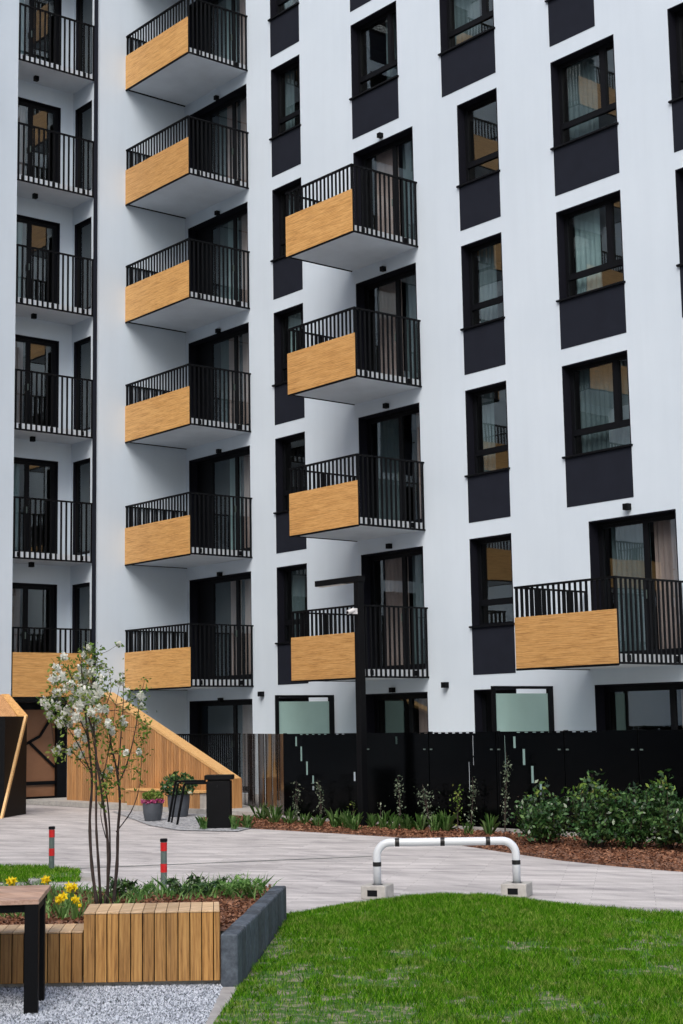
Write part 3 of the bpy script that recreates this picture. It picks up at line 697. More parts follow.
tag(arr_mesh('planter_bark_chips', V, Fq, 4, M['chips']), 'reddish bark chips on the soil of the raised planter', kind='stuff')

# ---------------------------------------------------------------- lawn
rid_u = [(-.60, .10), (-.36, .105), (.14, .13), (.4, .142), (.75, .158), (1.12, .155), (1.5, .115), (1.9, .09), (2.9, .02), (6, 0.0)]
def lawn_left(b): return np.where(b < 9.85, -.682-(9.8-b)*.052, np.where(b < 12.64, -.735+.0687*(b-9.87)+.06, -.52-.25*(b-12.64)))
def lawn_far(a): return np.interp(a, [-.8, -.4, 0, .8, 1.4, 1.9, 2.4, 2.9, 3.6, 6], [12.9, 13.3, 13.8, 14.05, 13.9, 13.5, 13.15, 12.85, 12.4, 11.6])
def lawn_z(a, b):
    pk = np.interp(a, [r[0] for r in rid_u], [r[1] for r in rid_u])-.035
    up_ = np.clip((b-9.3)/3.9, 0, 1); up_ = up_*up_*(3-2*up_)
    dn = np.clip((lawn_far(a)-b)/.75, 0, 1); dn = dn*dn*(3-2*dn)
    return .012+np.maximum(pk, 0)*np.minimum(up_, dn)+.006*np.sin(a*5+b*3)*np.sin(b*4.1-a)*dn
m = MB(); NA, NB = 70, 60; idx = {}
for j in range(NB+1):
    for i in range(NA+1):
        b0 = 3+11.3*j/NB; l = float(lawn_left(b0)); a = l+(7-l)*(i/NA)**1.3; b = min(b0, float(lawn_far(a)))
        idx[i, j] = len(m.v); m.v.append(tuple(T(a, b, float(lawn_z(a, b)))))
for j in range(NB):
    for i in range(NA): m.f.append((idx[i, j], idx[i+1, j], idx[i+1, j+1], idx[i, j+1]))
def turf_mat():
    m, nt, b = newmat('turf'); c = coords(nt)
    col = mixc(nt, ramp(nt, noise(nt, c, 9, 5, .7), [(.48, (0, 0, 0)), (.6, (1, 1, 1))]), ramp(nt, noise(nt, c, 40, 4), [(.3, (.02, .07, .004)), (.7, (.05, .15, .01))]), (.24, .21, .16))
    nt.links.new(col, b.inputs[0]); b.inputs['Roughness'].default_value = .95; return m
tag(m.build('lawn', turf_mat(), smooth=True), kind='structure')
def value_noise(x, y, sc, seed=0):
    r = np.random.default_rng(seed); g = r.uniform(0, 1, (64, 64)); x = x*sc+20; y = y*sc+20
    i, j = np.floor(x).astype(int), np.floor(y).astype(int); fx_, fy_ = x-i, y-j; fx_ = fx_*fx_*(3-2*fx_); fy_ = fy_*fy_*(3-2*fy_)
    G_ = lambda a, b: g[a % 64, b % 64]
    return (G_(i, j)*(1-fx_)+G_(i+1, j)*fx_)*(1-fy_)+(G_(i, j+1)*(1-fx_)+G_(i+1, j+1)*fx_)*fy_
def blades(a, b, z, h, w, lean=.5):
    n = len(a); base = Tn(a, b, z); th = rng.uniform(0, 6.283, n); wd = np.stack([np.cos(th), np.sin(th), 0*th], 1)*w[:, None]
    ph = rng.uniform(0, 6.283, n); ln = np.stack([np.cos(ph), np.sin(ph), 0*ph], 1)*(h*lean*rng.uniform(.1, 1, n))[:, None]
    upv = np.stack([0*h, 0*h, h], 1)
    V = np.stack([base-wd, base+wd, base+upv*.6+ln*.4+wd*.7, base+upv+ln, base+upv*.6+ln*.4-wd*.7], 1).reshape(-1, 3)
    return V, np.arange(5*n).reshape(n, 5)
n = 400000
b = 8.0+6.4*rng.uniform(0, 1, n)**.9; a = rng.uniform(-.8, 3.6, n)
k = (a > lawn_left(b)+.01) & (b < lawn_far(a)-.01) & (a < b*.235+.15); a, b = a[k], b[k]
pn = .40*value_noise(a, b, 1.9, 1)+.30*value_noise(a, b, 6, 2)+.30*value_noise(a, b, 15, 4)+.10*np.exp(-((b-8.6)/1.0)**2)+.06*np.exp(-((b-10.6)/.5)**2)
bare = np.clip((pn-.50)/.14, 0, 1); k = rng.uniform(0, 1, len(a)) > bare*.85; a, b, pn = a[k], b[k], pn[k]
h = rng.uniform(.018, .048, len(a))*(1.25-.5*np.clip(pn*1.2, 0, 1)); far = np.clip((b-12.6)/1.2, 0, 1); h *= 1+.5*far
V, Fq = blades(a, b, lawn_z(a, b)-.002, h, rng.uniform(.0013, .0027, len(a)), .9)
M['grass'] = grass_mat()
tag(arr_mesh('lawn_grass', V, Fq, 5, M['grass']), 'dense short green grass blades of the lawn with thin worn patches', kind='stuff')
# small lawn strip behind the planter on the left
strip = [gr(-40, 869), gr(40, 867), gr(66, 869), gr(84, 874), gr(60, 881), gr(-40, 884)]
sheet('lawn_strip', strip, .012, bpy.data.materials['turf'])
n = 9000; u = rng.uniform(-20, 80, n); v = rng.uniform(869, 883, n)
P = np.array([np.array(gr(x, y)) for x, y in zip(u, v)]); ab = P[:, :2]-np.array([CAM.x, CAM.y]); a = ab@np.array(E1)[:2]; b = ab@np.array(E2)[:2]
k = (v > 868+(np.clip(u, 40, 90)-40)*.13)
V, Fq = blades(a[k], b[k], np.full(k.sum(), .01), rng.uniform(.03, .07, k.sum()), rng.uniform(.003, .005, k.sum()), .7)
tag(arr_mesh('strip_grass', V, Fq, 5, M['grass']), 'narrow patch of green grass beside the left bollard', kind='stuff')
m = MB(); q = [gr(28, 882), gr(44, 878), gr(66, 876), gr(92, 877), gr(92, 881), gr(66, 880), gr(46, 882), gr(30, 886)]; m.prism(q, (0, 0, .04)); tag(m.build('strip_kerb', M['slab']), kind='structure')
# slot drain across the path
m = MB(); p0, p1 = gr(60, 869.3), gr(372, 856.5); d = (p1-p0).normalized(); nn = Vector((-d.y, d.x, 0))*.022; p0.z = p1.z = .004
m.quad(p0-nn, p1-nn, p1+nn, p0+nn); tag(m.build('slot_drain', M['grey_metal']), kind='structure')

# ---------------------------------------------------------------- foliage helper
def leaf_V(P, size, aspect=.5, jitter=.35): return scatter_quads(np.asarray(P), size, aspect=aspect, jitter=jitter)
M['leaf_dark'] = leaf_mat('laurel_leaf', [(.006, .022, .006), (.014, .048, .012), (.028, .08, .022), (.05, .12, .035), (.11, .20, .06)], .28, .08)
M['leaf_fresh'] = leaf_mat('fresh_leaf', [(.04, .10, .015), (.10, .20, .03), (.20, .30, .06), (.26, .27, .08)], .5, .3)
M['leaf_tuft'] = leaf_mat('tuft_blade', [(.05, .15, .03), (.16, .34, .08), (.36, .55, .22)], .5, .4)
M['leaf_grey'] = leaf_mat('grey_green_leaf', [(.05, .08, .05), (.14, .19, .12), (.32, .37, .28)], .6, .2)
M['petal'] = leaf_mat('white_petal', [(.80, .82, .72), (.88, .89, .84), (.93, .93, .91)], .6, .45)
M['yellow'] = leaf_mat('daffodil_petal', [(.80, .55, .01), (.9, .70, .02), (.92, .78, .06)], .5, .25)
M['pink'] = leaf_mat('pink_flower', [(.30, .03, .12), (.45, .07, .20), (.5, .15, .28)], .5, .2)
# hedge shrubs
hedge = [ # u, base v, half width m, height m, label
 (546, 846, .40, .82, 'leftmost laurel shrub, lower and dark, next to the white hoop corner'),
 (597, 851, .42, .98, 'tall yellow tipped laurel shrub rising highest in the middle of the hedge row'),
 (633, 851, .38, .83, 'rounded glossy laurel shrub between the yellow tipped one and the right end one'),
 (668, 852, .42, .98, 'laurel shrub with one tall leafy shoot at the right end of the row'),
 (708, 856, .42, .85, 'laurel shrub beyond the one with the tall shoot')]
for u, v, rw, hh, lab in hedge:
    hh *= .88; rw *= 1.1; c = gr(u, v); o = empty('laurel_shrub', c, lab, 'shrub', 'laurel shrubs in front of the black fence')
    m = MB(); pts = []; r_ = np.random.default_rng(int(u))
    for k in range(20):
        an = r_.uniform(0, 6.28); rr = rw*r_.uniform(.2, 1.0)*.85; hz = hh*r_.uniform(.6, 1.0)*(1-.22*(rr/rw)**2)
        if k == 0: rr, hz = .05, hh*1.08
        e = Vector((c.x+rr*math.cos(an), c.y+rr*math.sin(an)*.75, hz)); s0 = Vector((c.x+rr*.25*math.cos(an), c.y+rr*.2*math.sin(an), .02))
        mid = (s0+e)/2+Vector((math.cos(an), math.sin(an), 0))*.06
        m.tube([s0, mid, e], [.008, .006, .003], 5)
        for q in range(100):
            t = r_.uniform(.22, 1.03); p = s0.lerp(mid, t*2) if t < .5 else mid.lerp(e, t*2-1); w_ = .085*(1.15-.6*t)+.01
            pts.append((p.x+r_.normal()*w_, p.y+r_.normal()*w_, max(.05, p.z+r_.normal()*.03)))
    m.build('stem', M['bark'], o)
    V, Fq = leaf_V(pts, .066, .55); arr_mesh('foliage', V, Fq, 4, M['leaf_dark'], o)
    tips = [p for p in pts if p[2] > hh*(.72 if u == 597 else .86)]
    if tips and u in (597, 668, 546):
        tips = np.array(tips)[::3]+r_.normal(size=(len(tips[::3]), 3))*.015; V, Fq = leaf_V(tips+np.array([0, 0, .02]), .075, .5); arr_mesh('young_leaves', V, Fq, 4, M['leaf_fresh'], o)
# climbing saplings along the fence
sap = [(298, 824, .50, 'first thin grey leaved sapling, nearest the brown fence end'),
       (320, 825, .52, 'second thin grey leaved sapling from the brown fence end'),
       (350, 827, .28, 'short leaning sapling just left of the lamp post'),
       (401, 829, .58, 'bare brown single sapling standing right of the lamp post'),
       (428, 831, .50, 'bushy pale leaved sapling over the left end of the white hoop'),
       (458, 832, .48, 'leaning brownish sapling behind the middle of the white hoop'),
       (471, 833, .58, 'slim pale sapling close beside the leaning brownish one'),
       (505, 836, .85, 'tallest slender climber against the fence near the hoop corner'),
       (381, 828, .28, 'tiny sapling between the lamp post and the bare brown sapling')]
for u, v, hh, lab in sap:
    hh *= 1.38; c = gr(u, v); o = empty('sapling', c, lab, 'sapling', 'young saplings planted along the black fence'); r_ = np.random.default_rng(int(u)+3)
    m = MB(); pts = []
    for k in range(2 if hh > .4 else 1):
        dx = r_.uniform(-.08, .08); q = [c+Vector((0, 0, -.01)), c+Vector((dx*.5+r_.normal()*.02, 0, hh*.35)), c+Vector((dx+r_.normal()*.02, 0, hh*.7)), c+Vector((dx*1.3, 0, hh*(1-.15*k)))]
        m.tube(q, [.009, .007, .005, .003], 5)
        for j in range(int(72*hh*(1.7 if u in (428,) else 1))):
            t = r_.uniform(.12, 1)*3; i = min(2, int(t)); p = q[i].lerp(q[i+1], t-i); sp = .05 if u != 428 else .09
            if u == 505: sp = .03
            pts.append((p.x+r_.normal()*sp, p.y+r_.normal()*.03, p.z+r_.normal()*.02))
    m.build('stem', M['bark'], o); V, Fq = leaf_V(pts, .042, .6); arr_mesh('foliage', V, Fq, 4, M['leaf_fresh'] if u in (350, 458) else M['leaf_grey'], o)
# grass tufts along the bed
TW = {(262, 822): 'below the middle of the brown fence end', (275, 825): 'leafing out just left of the first grey sapling', (290, 826): 'wedged between the brown fence end and the first grey sapling', (305, 826): 'between the two thin grey saplings',
 (319, 829): 'at the foot of the second grey sapling', (336, 830): 'between the second grey sapling and the short leaning one', (347, 831): 'below the short leaning sapling', (355, 833): 'touching the left side of the lamp post foot', (373, 830): 'touching the right side of the lamp post foot',
 (384, 831): 'at the foot of the tiny sapling right of the lamp post', (394, 832): 'just left of the bare brown sapling', (408, 832): 'just right of the bare brown sapling', (420, 833): 'left of the bushy pale sapling', (436, 834): 'right of the bushy pale sapling',
 (446, 834): 'left of the leaning brownish sapling', (468, 837): 'below the slim pale sapling', (490, 838): 'left of the tallest climber near the hoop corner', (234, 830): 'right against the right side of the litter bin', (247, 829): 'between the litter bin and the brown fence end', (204, 830): 'against the left side of the litter bin'}
tuft = list(TW)
k_ = 0
for i, (u, v) in enumerate(tuft):
    c = gr(u, v); r_ = np.random.default_rng(i+50); n = 44 if u < 450 else 26
    sz = r_.uniform(.20, .34) if u > 255 else .22
    th = r_.uniform(0, 6.28, n); ou = r_.uniform(.1, 1, n)*sz*.6; hh = sz*r_.uniform(.25, 1.05, n); w_ = .0032
    b0 = np.stack([c.x+r_.normal(size=n)*.03, c.y+r_.normal(size=n)*.03, np.full(n, .02)], 1); d = np.stack([np.cos(th), np.sin(th), 0*th], 1); s_ = np.stack([-np.sin(th), np.cos(th), 0*th], 1)*w_
    mid = b0+d*(ou*.45)[:, None]+np.stack([0*hh, 0*hh, hh*.8], 1); tip = b0+d*ou[:, None]+np.stack([0*hh, 0*hh, hh], 1)
    V = np.stack([b0-s_, b0+s_, mid+s_*.8, tip, mid-s_*.8], 1).reshape(-1, 3)
    o = arr_mesh('grass_tuft', V, np.arange(5*n).reshape(n, 5), 5, M['leaf_tuft'])
    tag(o, 'green grass tuft '+TW[(u, v)], 'grass tuft', 'ornamental grass tufts along the bed')

# ---------------------------------------------------------------- lamp post
LX, LY = 12.30, -5.0
LP = empty('lamp_post', (LX, LY, 0), 'tall black square lamp post with one flat arm reaching left', 'street lamp')
zt_l = 3.90
m = MB(); m.box(LX-.058, LY-.058, 0, LX+.058, LY+.058, zt_l); m.build('post', M['black'], LP, bevel=.006)
m = MB(); m.box(LX-1.02, LY-.07, zt_l-.09, LX+.075, LY+.07, zt_l+.002); 
m.build('arm', M['black'], LP, bevel=.004)
m = MB(); m.box(LX-.98, LY-.05, zt_l-.10, LX-.35, LY+.05, zt_l-.088); m.build('light_panel', M['camera_white'], LP)
m = MB(); m.box(LX-.12, LY-.12, .0, LX+.12, LY+.12, .03); m.build('base_plate', M['frame'], LP)
cz = 3.33; m = MB(); m.tube([(LX+.03, LY-.14, cz+.03), (LX+.03, LY-.26, cz-.01)], .035, 12); sc_ = empty('security_camera', (LX, LY-.14, cz), 'small white security camera fixed to the lamp post', 'security camera')
m.build('camera_body', M['camera_white'], sc_, smooth=False)
m = MB(); m.tube([(LX+.03, LY-.26, cz-.01), (LX+.03, LY-.27, cz-.013)], .022, 12); m.build('lens', M['black'], sc_)
m = MB(); m.box(LX+.01, LY-.16, cz-.03, LX+.05, LY-.076, cz+.06); m.build('bracket', M['camera_white'], sc_)

# ---------------------------------------------------------------- litter bin, frame, pots
bc = gr(218.5, 829); BN = empty('litter_bin', bc, 'black box litter bin standing in front of the sloping timber wall', 'litter bin')
Lm = Matrix(((E1.x, E2.x, 0, bc.x), (E1.y, E2.y, 0, bc.y), (0, 0, 1, 0), (0, 0, 0, 1)))
m = MB(); m.box(-.19, 0, .02, .19, .36, .74, Lm); m.build('body', M['black'], BN, bevel=.008)
m = MB(); m.box(-.22, -.02, .765, .23, .40, .835, Lm); m.build('lid', M['black'], BN, bevel=.006)
m = MB(); m.box(-.17, .02, .74, .17, .34, .765, Lm); m.build('neck', M['frame'], BN)
m = MB(); m.tube([Lm @ Vector((-.02, -.012, .66)), Lm @ Vector((-.02, .002, .66))], .018, 10); m.build('lock', M['frame'], BN)
RK = empty('cycle_stand', gr(175, 826), 'black tubular leaning cycle stand between the pots and the litter bin', 'cycle stand')
bb = 25.9
def rk(u, v, b): return at(u, v, b)
for (pts) in ([(168.5, 822, 26.6), (175.5, 781.5, 26.6), (205, 781, 26.1)], [(177, 826.5, 25.8), (184.5, 783.5, 25.8), (206, 783, 25.4)]):
    m = MB(); P = [rk(*p) for p in pts]; P[0].z = 0; c = P[1]
    P = [P[0], P[0].lerp(c, .94), c+(P[2]-c).normalized()*.02+Vector((0, 0, -.0)), P[2]]
    m.tube(P, .021, 8); m.build('hoop_tube', M['black'], RK)
m = MB(); P = [rk(171.5, 823, 26.4), rk(178, 783, 26.4)]; P[0].z = 0; m.tube(P, .016, 8); m.build('hoop_tube', M['black'], RK)
def pot(u, v, r, h, lab, kind):
    c = gr(u, v); c = c+E2*r; c.z = 0.012
    o = empty('potted_plant', c, lab, 'potted plant', 'slate grey pots beside the timber wall')
    m = MB(); m.lathe(c, [(.0, 0), (r*.74, 0), (r*.8, .01), (r*.95, h*.45), (r, h*.8), (r*1.0, h), (r*.92, h), (r*.9, h*.86), (0, h*.86)], 28); m.build('pot', M['pot'], o, smooth=False)
    P = []
    r_ = np.random.default_rng(int(u))
    if kind == 'pink':
        th = r_.uniform(0, 6.28, 380); rr = r*np.sqrt(r_.uniform(0, 1, 380))*1.12
        P = np.stack([c.x+rr*np.cos(th), c.y+rr*np.sin(th), c.z+h*1.0+.07*r_.uniform(0, 1, 380)], 1); V, Fq = leaf_V(P, .04, .9); arr_mesh('flowers', V, Fq, 4, M['pink'], o)
        th = r_.uniform(0, 6.28, 420); rr = r*np.sqrt(r_.uniform(0, 1, 420))*1.0
        P = np.stack([c.x+rr*np.cos(th), c.y+rr*np.sin(th), c.z+h+.06+.17*r_.uniform(0, 1, 420)*(1.1-rr/r*.5)], 1); V, Fq = leaf_V(P, .055, .5); arr_mesh('foliage', V, Fq, 4, M['leaf_fresh'], o)
    else:
        n = 620; d = r_.normal(size=(n, 3)); d /= np.linalg.norm(d, axis=1)[:, None]; rr = r_.uniform(.3, 1, n)**.5
        P = np.array([c.x, c.y, c.z+h+.16])+d*rr[:, None]*np.array([.34, .34, .24]); V, Fq = leaf_V(P, .085, .5); arr_mesh('foliage', V, Fq, 4, M['leaf_dark'], o)
        P = P[::9]; V, Fq = leaf_V(P, .07, .5); arr_mesh('young_leaves', V, Fq, 4, M['leaf_fresh'], o)
pot(151.5, 822, .175, .30, 'smaller slate grey pot with pink flowers and low green leaves', 'pink')
pot(177.5, 818, .20, .39, 'larger slate grey pot with a spreading leafy green bush', 'green')

# ---------------------------------------------------------------- bollards
for u, v, b, lab in ((51.5, 873, 17.93, 'grey bollard with two red bands on the grass strip behind the daffodils'), (163.8, 892, 15.67, 'grey bollard with two red bands behind the planter, right of the tree stems')):
    c = gr(u, v); c.z = 0; o = empty('bollard', c, lab, 'bollard', 'red banded bollards by the path')
    m = MB(); m.lathe(c, [(.031, 0), (.031, .50), (0, .50)], 20); m.build('post', M['grey_metal'], o, smooth=False)
    m = MB(); m.lathe(c, [(.037, .485), (.037, .508), (.030, .515), (0, .516)], 20); m.build('cap', M['frame'], o)
    for z0 in (.395, .19):
        m = MB(); m.lathe(c, [(.0315, z0), (.0335, z0), (.0335, z0+.082), (.0315, z0+.082)], 20); m.build('red_band', M['red'], o)

# ---------------------------------------------------------------- white hoop barrier
hL, hR = T(.272, 14.6), T(1.556, 14.55); HB = empty('barrier_hoop', (hL+hR)/2, 'white tubular hoop barrier with black bands between path and lawn', 'hoop barrier')
hd = (hR-hL).normalized(); HZ = .505; rad = .125
def hp(s, z): return hL+hd*s+Vector((0, 0, z))
Lh = (hR-hL).length; path = [hp(0, .10)]
for k in range(0, 9):
    a = math.pi-k*math.pi/16; path.append(hp(rad+rad*math.cos(a), HZ-rad+rad*math.sin(a)))
for k in range(0, 9):
    a = math.pi/2-k*math.pi/16; path.append(hp(Lh-rad+rad*math.cos(a), HZ-rad+rad*math.sin(a)))
path.append(hp(Lh, .10))
m = MB(); m.tube(path, .037, 16); m.build('tube', M['white_metal'], HB, smooth=True)
for s in (.19, .61, 1.03):
    m = MB(); m.tube([hp(s-.02, HZ), hp(s+.02, HZ)], .0395, 16); m.build('black_band', M['band'], HB)
for s in (0, Lh):
    m = MB(); m.tube([hp(s, .29), hp(s, .33)], .0395, 16); m.build('black_band', M['band'], HB)
    m = MB(); m.tube([hp(s, .10), hp(s, .125)], [.065, .055], 16); m.build('base_collar', M['white_metal'], HB)
    m = MB(); cc = hp(s, 0); q = []
    Lf = Matrix.Translation(cc) @ Matrix.Rotation(math.atan2(hd.y, hd.x)-.30, 4, 'Z') @ Matrix.Translation((-.01, 0, 0))
    m.box(-.115, -.12, .0, .125, .14, .125, Lf); f = m.build('concrete_foot', M['concrete'], HB, bevel=.01)
    m = MB(); m.box(-.05, -.124, .03, .045, -.118, .085, Lf); sub(m.build('foot_recess', M['frame']), f)  # thin dark plate on the face stands in for the hollow's shade

# ---------------------------------------------------------------- table
TB = empty('outdoor_table', T(-2.1, 9.3, 0), 'brown topped table on a black flat steel frame over the gravel', 'table')
tz = .645; tb0, tb1, ta = 8.97, 9.80, -1.758
TM = Matrix.Translation(T(ta, tb0)) @ Matrix.Rotation(YAW+R(6), 4, 'Z') @ Matrix.Translation((-ta, -tb0, 0))
m = MB(); n = 6
for k in range(n):
    s0, s1 = tb0+(tb1-tb0)*k/n, tb0+(tb1-tb0)*(k+1)/n
    m.box(ta-2.0, s0, tz-.028, ta, s1-.004, tz, TM)
m.build('tabletop', M['tabletop'], TB, bevel=.002)
m = MB(); m.box(ta-1.96, tb0+.04, tz-.075, ta-.02, tb0+.07, tz-.03, TM); m.box(ta-1.96, tb1-.07, tz-.075, ta-.02, tb1-.04, tz-.03, TM); m.build('under_frame', M['black'], TB)
for a0 in (ta-.080, ta-1.93):
    m = MB(); m.box(a0, tb0+.005, .004, a0+.078, tb0+.08, tz-.03, TM); m.box(a0, tb1-.43, .004, a0+.078, tb1-.35, tz-.03, TM)
    m.box(a0, tb0+.10, .004, a0+.075, tb1-.32, .014, TM); m.box(a0, tb0+.10, tz-.07, a0+.075, tb1-.32, tz-.03, TM)
    m.build('leg', M['black'], TB, bevel=.003)

# ---------------------------------------------------------------- daffodils and ground cover
def clump(u, v, b, n, lab):
    c = at(u, v, b); c0 = Vector((c.x, c.y, BZ)); o = empty('daffodil', c0, lab, 'daffodil', 'yellow daffodils in the planter'); r_ = np.random.default_rng(int(u*3))
    m = MB(); st = []
    pet = MB()
    for k in range(n):
        h = c+Vector((r_.normal()*.03, r_.normal()*.03, r_.normal()*.025)) if k else c
        m.tube([c0+Vector((r_.normal()*.015, r_.normal()*.015, -.02)), c0.lerp(h, .6)+Vector((.005, 0, 0)), h], [.004, .0035, .003], 5)
        ax = (-E2+Vector((r_.normal()*.5, r_.normal()*.5, .1))).normalized(); e = ax.orthogonal().normalized(); g = ax.cross(e)
        for j in range(6):
            an = j*math.pi/3; d = e*math.cos(an)+g*math.sin(an); s_ = ax.cross(d)
            pet.add([h, h+d*.018+s_*.011, h+d*.038+ax*.004, h+d*.018-s_*.011], [(0, 1, 2, 3)])
        for j in range(8):
            a1, a2 = j*math.pi/4, (j+1)*math.pi/4
            p1, p2 = e*math.cos(a1)+g*math.sin(a1), e*math.cos(a2)+g*math.sin(a2)
            pet.add([h+p1*.008, h+p2*.008, h+p2*.014+ax*.026, h+p1*.014+ax*.026], [(0, 1, 2, 3)])
    m.build('flower_stem', M['leaf_tuft'], o); pet.build('flower_head', M['yellow'], o)
    hh = max(.1, c.z-BZ); nl = 16; th = r_.uniform(0, 6.28, nl)
    b0 = np.stack([c0.x+r_.normal(size=nl)*.03, c0.y+r_.normal(size=nl)*.03, np.full(nl, BZ-.01)], 1); d = np.stack([np.cos(th), np.sin(th), 0*th], 1); s_ = np.stack([-np.sin(th), np.cos(th), 0*th], 1)*.006
    hz = hh*r_.uniform(.7, 1.15, nl); upv = np.stack([0*hz, 0*hz, hz], 1)
    V = np.stack([b0-s_, b0+s_, b0+upv*.6+d*.03+s_, b0+upv+d*.07, b0+upv*.6+d*.03-s_], 1).reshape(-1, 3); arr_mesh('leaf_blades', V, np.arange(5*nl).reshape(nl, 5), 5, M['leaf_tuft'], o)
clump(9.5, 881, 12.2, 3, 'daffodil clump furthest left above the table top')
clump(48.5, 880, 12.0, 3, 'daffodil clump directly below the left bollard')
clump(69, 886, 11.4, 4, 'biggest brightest daffodil clump beside the table corner')
clump(59, 900, 11.0, 3, 'pale low daffodil clump just behind the table corner')
clump(75, 899, 11.0, 3, 'low daffodil clump nearest the taller bench end')
# low green ground cover in the planter
n = 5200
b = rng.uniform(10.5, 13.9, n); am = np.where(b < 12.7, -.80+.069*(b-9.87), -.70-.6*(b-12.7)); a = -3.6+(am+3.6)*rng.uniform(0, 1, n)
dn = value_noise(a, b, 2.2, 5); k = (b > np.where(a < -1.5, 11.0, 11.75)+.5*dn) & (rng.uniform(0, 1, n) < .35+.8*dn); a, b, dn = a[k], b[k], dn[k]
z = np.array([bed_z(x, y) for x, y in zip(a, b)])
hh = (.06+.10*dn)*rng.uniform(.5, 1.3, len(a)); V, Fq = blades(a, b, z, hh, rng.uniform(.004, .009, len(a)), 1.3)
tag(arr_mesh('ground_cover', V, Fq, 5, M['leaf_tuft']), 'low green leafy ground cover spreading over the planter soil', kind='stuff')
# taller arching perennials at the back right of the planter
per = [(118, 893, 'left of the right bollard beside the tree stems'), (140, 890, 'close to the left side of the right bollard'), (182, 889, 'just right of the right bollard'), (205, 890, 'with the tallest shoots behind the bench end'), (232, 888, 'over the bark chips behind the bench end'), (252, 888, 'nearest the far end of the slate edging')]
for u, v, lab in per:
    c = at(u, v+12, 12.2); c.z = BZ; r_ = np.random.default_rng(int(u)); o = empty('perennial', c, 'leafy dark green perennial '+lab, 'perennial', 'dark green perennials in the planter')
    m = MB(); pts = []
    for k in range(11):
        an = r_.uniform(0, 6.28); L_ = r_.uniform(.10, .22); d = Vector((math.cos(an), math.sin(an), 0)); q = [c+d*.01, c+d*L_*.35+Vector((0, 0, L_*.55)), c+d*L_*.85+Vector((0, 0, L_*.72))]
        m.tube(q, [.003, .0025, .0015], 4)
        for j in range(18):
            t = r_.uniform(.2, 1)*2; i = min(1, int(t)); p = q[i].lerp(q[i+1], t-i); pts.append((p.x+r_.normal()*.014, p.y+r_.normal()*.014, p.z+r_.normal()*.01))
    m.build('stem', M['leaf_tuft'], o); V, Fq = leaf_V(pts, .045, .38); arr_mesh('foliage', V, Fq, 4, M['leaf_dark'] if u % 4 else M['leaf_tuft'], o)

# ---------------------------------------------------------------- flowering tree
TD = 11.3
tb = at(100, 905, TD); tb.z = BZ-.02
TR = empty('flowering_tree', tb, 'slender multi stemmed tree with white blossom clusters in the planter', 'tree')
stems = [ # pixel column, row, depth offset; radius
 ([(97, 905, 0), (92, 865, .05), (90, 820, .08), (92, 780, .05), (88, 735, 0), (84, 695, -.05), (80, 660, -.05)], .011),
 ([(101, 905, .02), (99, 860, -.04), (96, 825, -.05), (97, 785, 0), (95, 745, .05), (92, 700, .08), (88, 650, .1)], .009),
 ([(107, 905, .05), (109, 870, .0), (108, 838, .02), (103, 800, -.05), (97, 765, -.08), (92, 730, -.1), (76, 690, -.12), (68, 668, -.12)], .010),
 ([(114, 905, .1), (117, 865, .15), (117, 830, .15), (120, 800, .12), (117, 770, .1), (112, 745, .1), (106, 715, .05)], .011),
 ([(104, 905, .0), (110, 860, .1), (107, 800, .1), (97, 760, 0), (90, 720, 0)], .007)]
twigs = [([(117, 770, .1), (121, 740, .15), (123, 700, .2), (122, 672, .2)], .005), ([(117, 785, .1), (127, 765, .15), (134, 735, .2), (141, 700, .25), (144, 680, .3)], .005),
 ([(116, 832, .15), (130, 812, .2), (139, 790, .25), (142, 765, .25), (141, 740, .25)], .004), ([(119, 775, .1), (112, 752, .1), (104, 725, .1)], .004),
 ([(97, 790, 0), (104, 770, -.05), (112, 735, -.1), (116, 705, -.1)], .004), ([(90, 770, 0), (78, 745, -.1), (66, 725, -.15), (52, 712, -.2)], .004),
 ([(89, 740, 0), (76, 715, -.1), (62, 700, -.15), (50, 692, -.2)], .004), ([(86, 712, 0), (74, 690, .1), (62, 675, .15), (56, 665, .15)], .004),
 ([(92, 775, .05), (80, 760, .1), (70, 752, .1), (56, 750, .1)], .003), ([(84, 690, 0), (94, 670, .1), (98, 655, .1)], .003), ([(102, 715, .1), (110, 690, .1), (108, 668, .1)], .003),
 ([(107, 838, .02), (100, 815, -.1), (104, 790, -.1), (108, 775, -.1)], .003)]
m = MB(); curves = []
def smooth_pts(P, k=4):
    out = []
    for i in range(len(P)-1):
        p0, p1, p2, p3 = P[max(i-1, 0)], P[i], P[i+1], P[min(i+2, len(P)-1)]
        for j in range(k):
            t = j/k; out.append(.5*((2*p1)+(p2-p0)*t+(2*p0-5*p1+4*p2-p3)*t*t+(3*p1-p0-3*p2+p3)*t**3))
    return out+[P[-1]]
for P, r in stems+twigs:
    Q = smooth_pts([at(u+random.uniform(-1, 1), v, TD+dz) for u, v, dz in P]); k = len(Q)
    m.tube(Q, [1.25*r*(1-.7*i/(k-1))*(1+.12*math.sin(i*2.1)) for i in range(k)], 7); curves.append(Q)
fl = []; lf = []
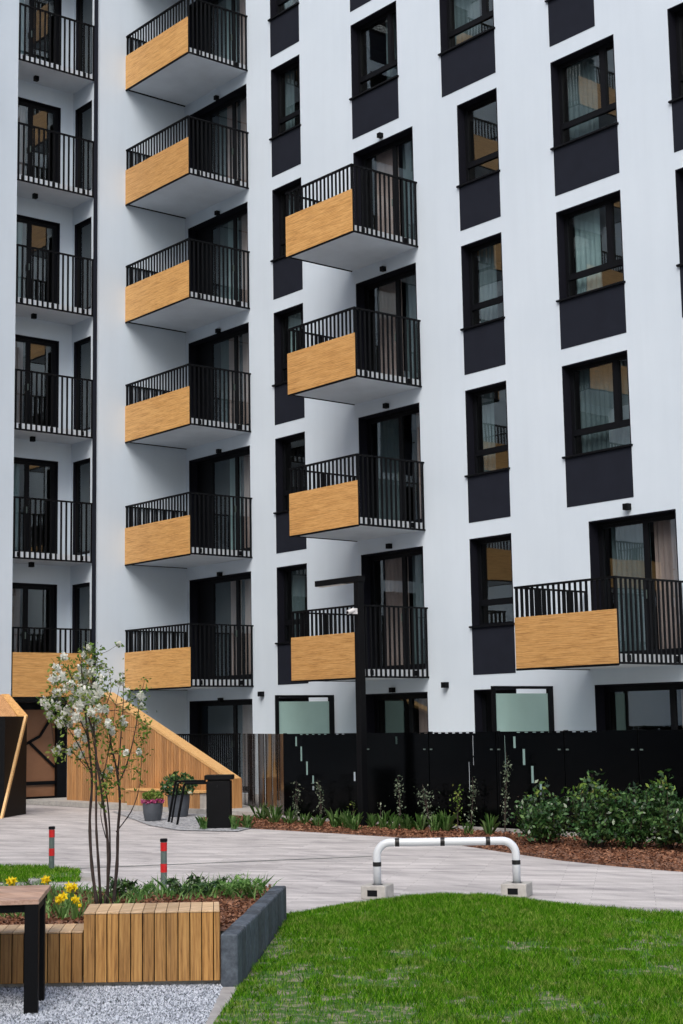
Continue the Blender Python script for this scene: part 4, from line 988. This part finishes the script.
# blossom clusters: column, row, size in px
CL = [(64, 657, 4), (57, 668, 5), (54, 679, 5), (62, 678, 6), (65, 688, 5), (43, 701, 4), (46, 706, 4), (55, 694, 4), (58, 693, 3), (58, 706, 5), (50, 715, 4), (60, 723, 5), (70, 724, 4), (80, 706, 6), (81, 691, 6), (72, 700, 4),
 (76, 717, 5), (84, 655, 3), (89, 647, 3), (90, 662, 4), (82, 668, 5), (92, 672, 5), (77, 676, 4), (87, 684, 5), (98, 694, 6), (93, 701, 5), (91, 712, 5), (85, 722, 5), (93, 729, 4), (78, 732, 4), (86, 738, 4), (101, 678, 3), (103, 666, 3), (106, 709, 4),
 (97, 720, 4), (108, 724, 4), (112, 731, 4), (123, 719, 3), (124, 724, 3), (141, 696, 4), (142, 706, 3), (127, 691, 3), (120, 682, 3), (119, 644, 2), (57, 750, 5), (69, 751, 3), (77, 745, 4), (82, 755, 3), (103, 776, 3), (110, 769, 3), (126, 752, 3), (139, 752, 3), (75, 690, 5), (69, 710, 5), (86, 700, 5), (64, 715, 4), (82, 680, 4), (96, 686, 4), (88, 693, 5), (78, 699, 5), (71, 683, 3), (99, 708, 4), (86, 673, 4), (50, 703, 4)]
allpts = [q for c in curves for q in c]
for (u, v, s) in CL:
    c = at(u, v, TD+random.uniform(-.22, .22)); sz = s/136*1.25
    near_ = min(allpts, key=lambda q: (q-c).length+ (0 if q.z < c.z else .05)); m.tube([near_, near_.lerp(c, .5)+Vector((0, 0, -.01)), c], [.0025, .002, .0012], 4, False)
    for k in range(int(16+s*14)):
        d = rng.normal(size=3); d /= np.linalg.norm(d); fl.append(np.array(c)+d*sz*rng.uniform(.2, .95)*np.array([.85, .85, 1.0]))
    for k in range(int(7+s*2.2)):
        d = rng.normal(size=3); d /= np.linalg.norm(d); lf.append(np.array(c)+d*sz*rng.uniform(.8, 1.8))
for (u, v, s) in [(58, 757, 5), (112, 788, 6), (106, 782, 5), (100, 790, 6), (116, 782, 4), (130, 763, 4), (136, 768, 5), (144, 728, 5), (147, 735, 4), (141, 742, 4), (122, 728, 4), (130, 700, 3), (95, 655, 6), (90, 652, 5), (100, 668, 6), (104, 688, 5), (70, 668, 4), (146, 720, 4), (128, 708, 3), (109, 745, 4), (101, 735, 4), (83, 760, 4), (98, 770, 3), (101, 803, 2), (111, 755, 3), (138, 715, 3)]:
    c = at(u, v, TD+random.uniform(-.15, .15)); near_ = min(allpts, key=lambda q: (q-c).length); m.tube([near_, c], [.002, .0012], 4, False)
    for k in range(int(s*4)): lf.append(np.array(c)+rng.normal(size=3)*s/128*.75)
for c in curves:
    for q in c[len(c)//2:]:
        for k in range(4): lf.append(np.array(q)+rng.normal(size=3)*.03)
m.build('trunk', M['bark'], TR, smooth=True)
V, Fq = leaf_V(np.array(fl), .024, .9); arr_mesh('blossom', V, Fq, 4, M['petal'], TR)
V, Fq = leaf_V(np.array(lf), .034, .55); arr_mesh('foliage', V, Fq, 4, M['leaf_fresh'], TR)
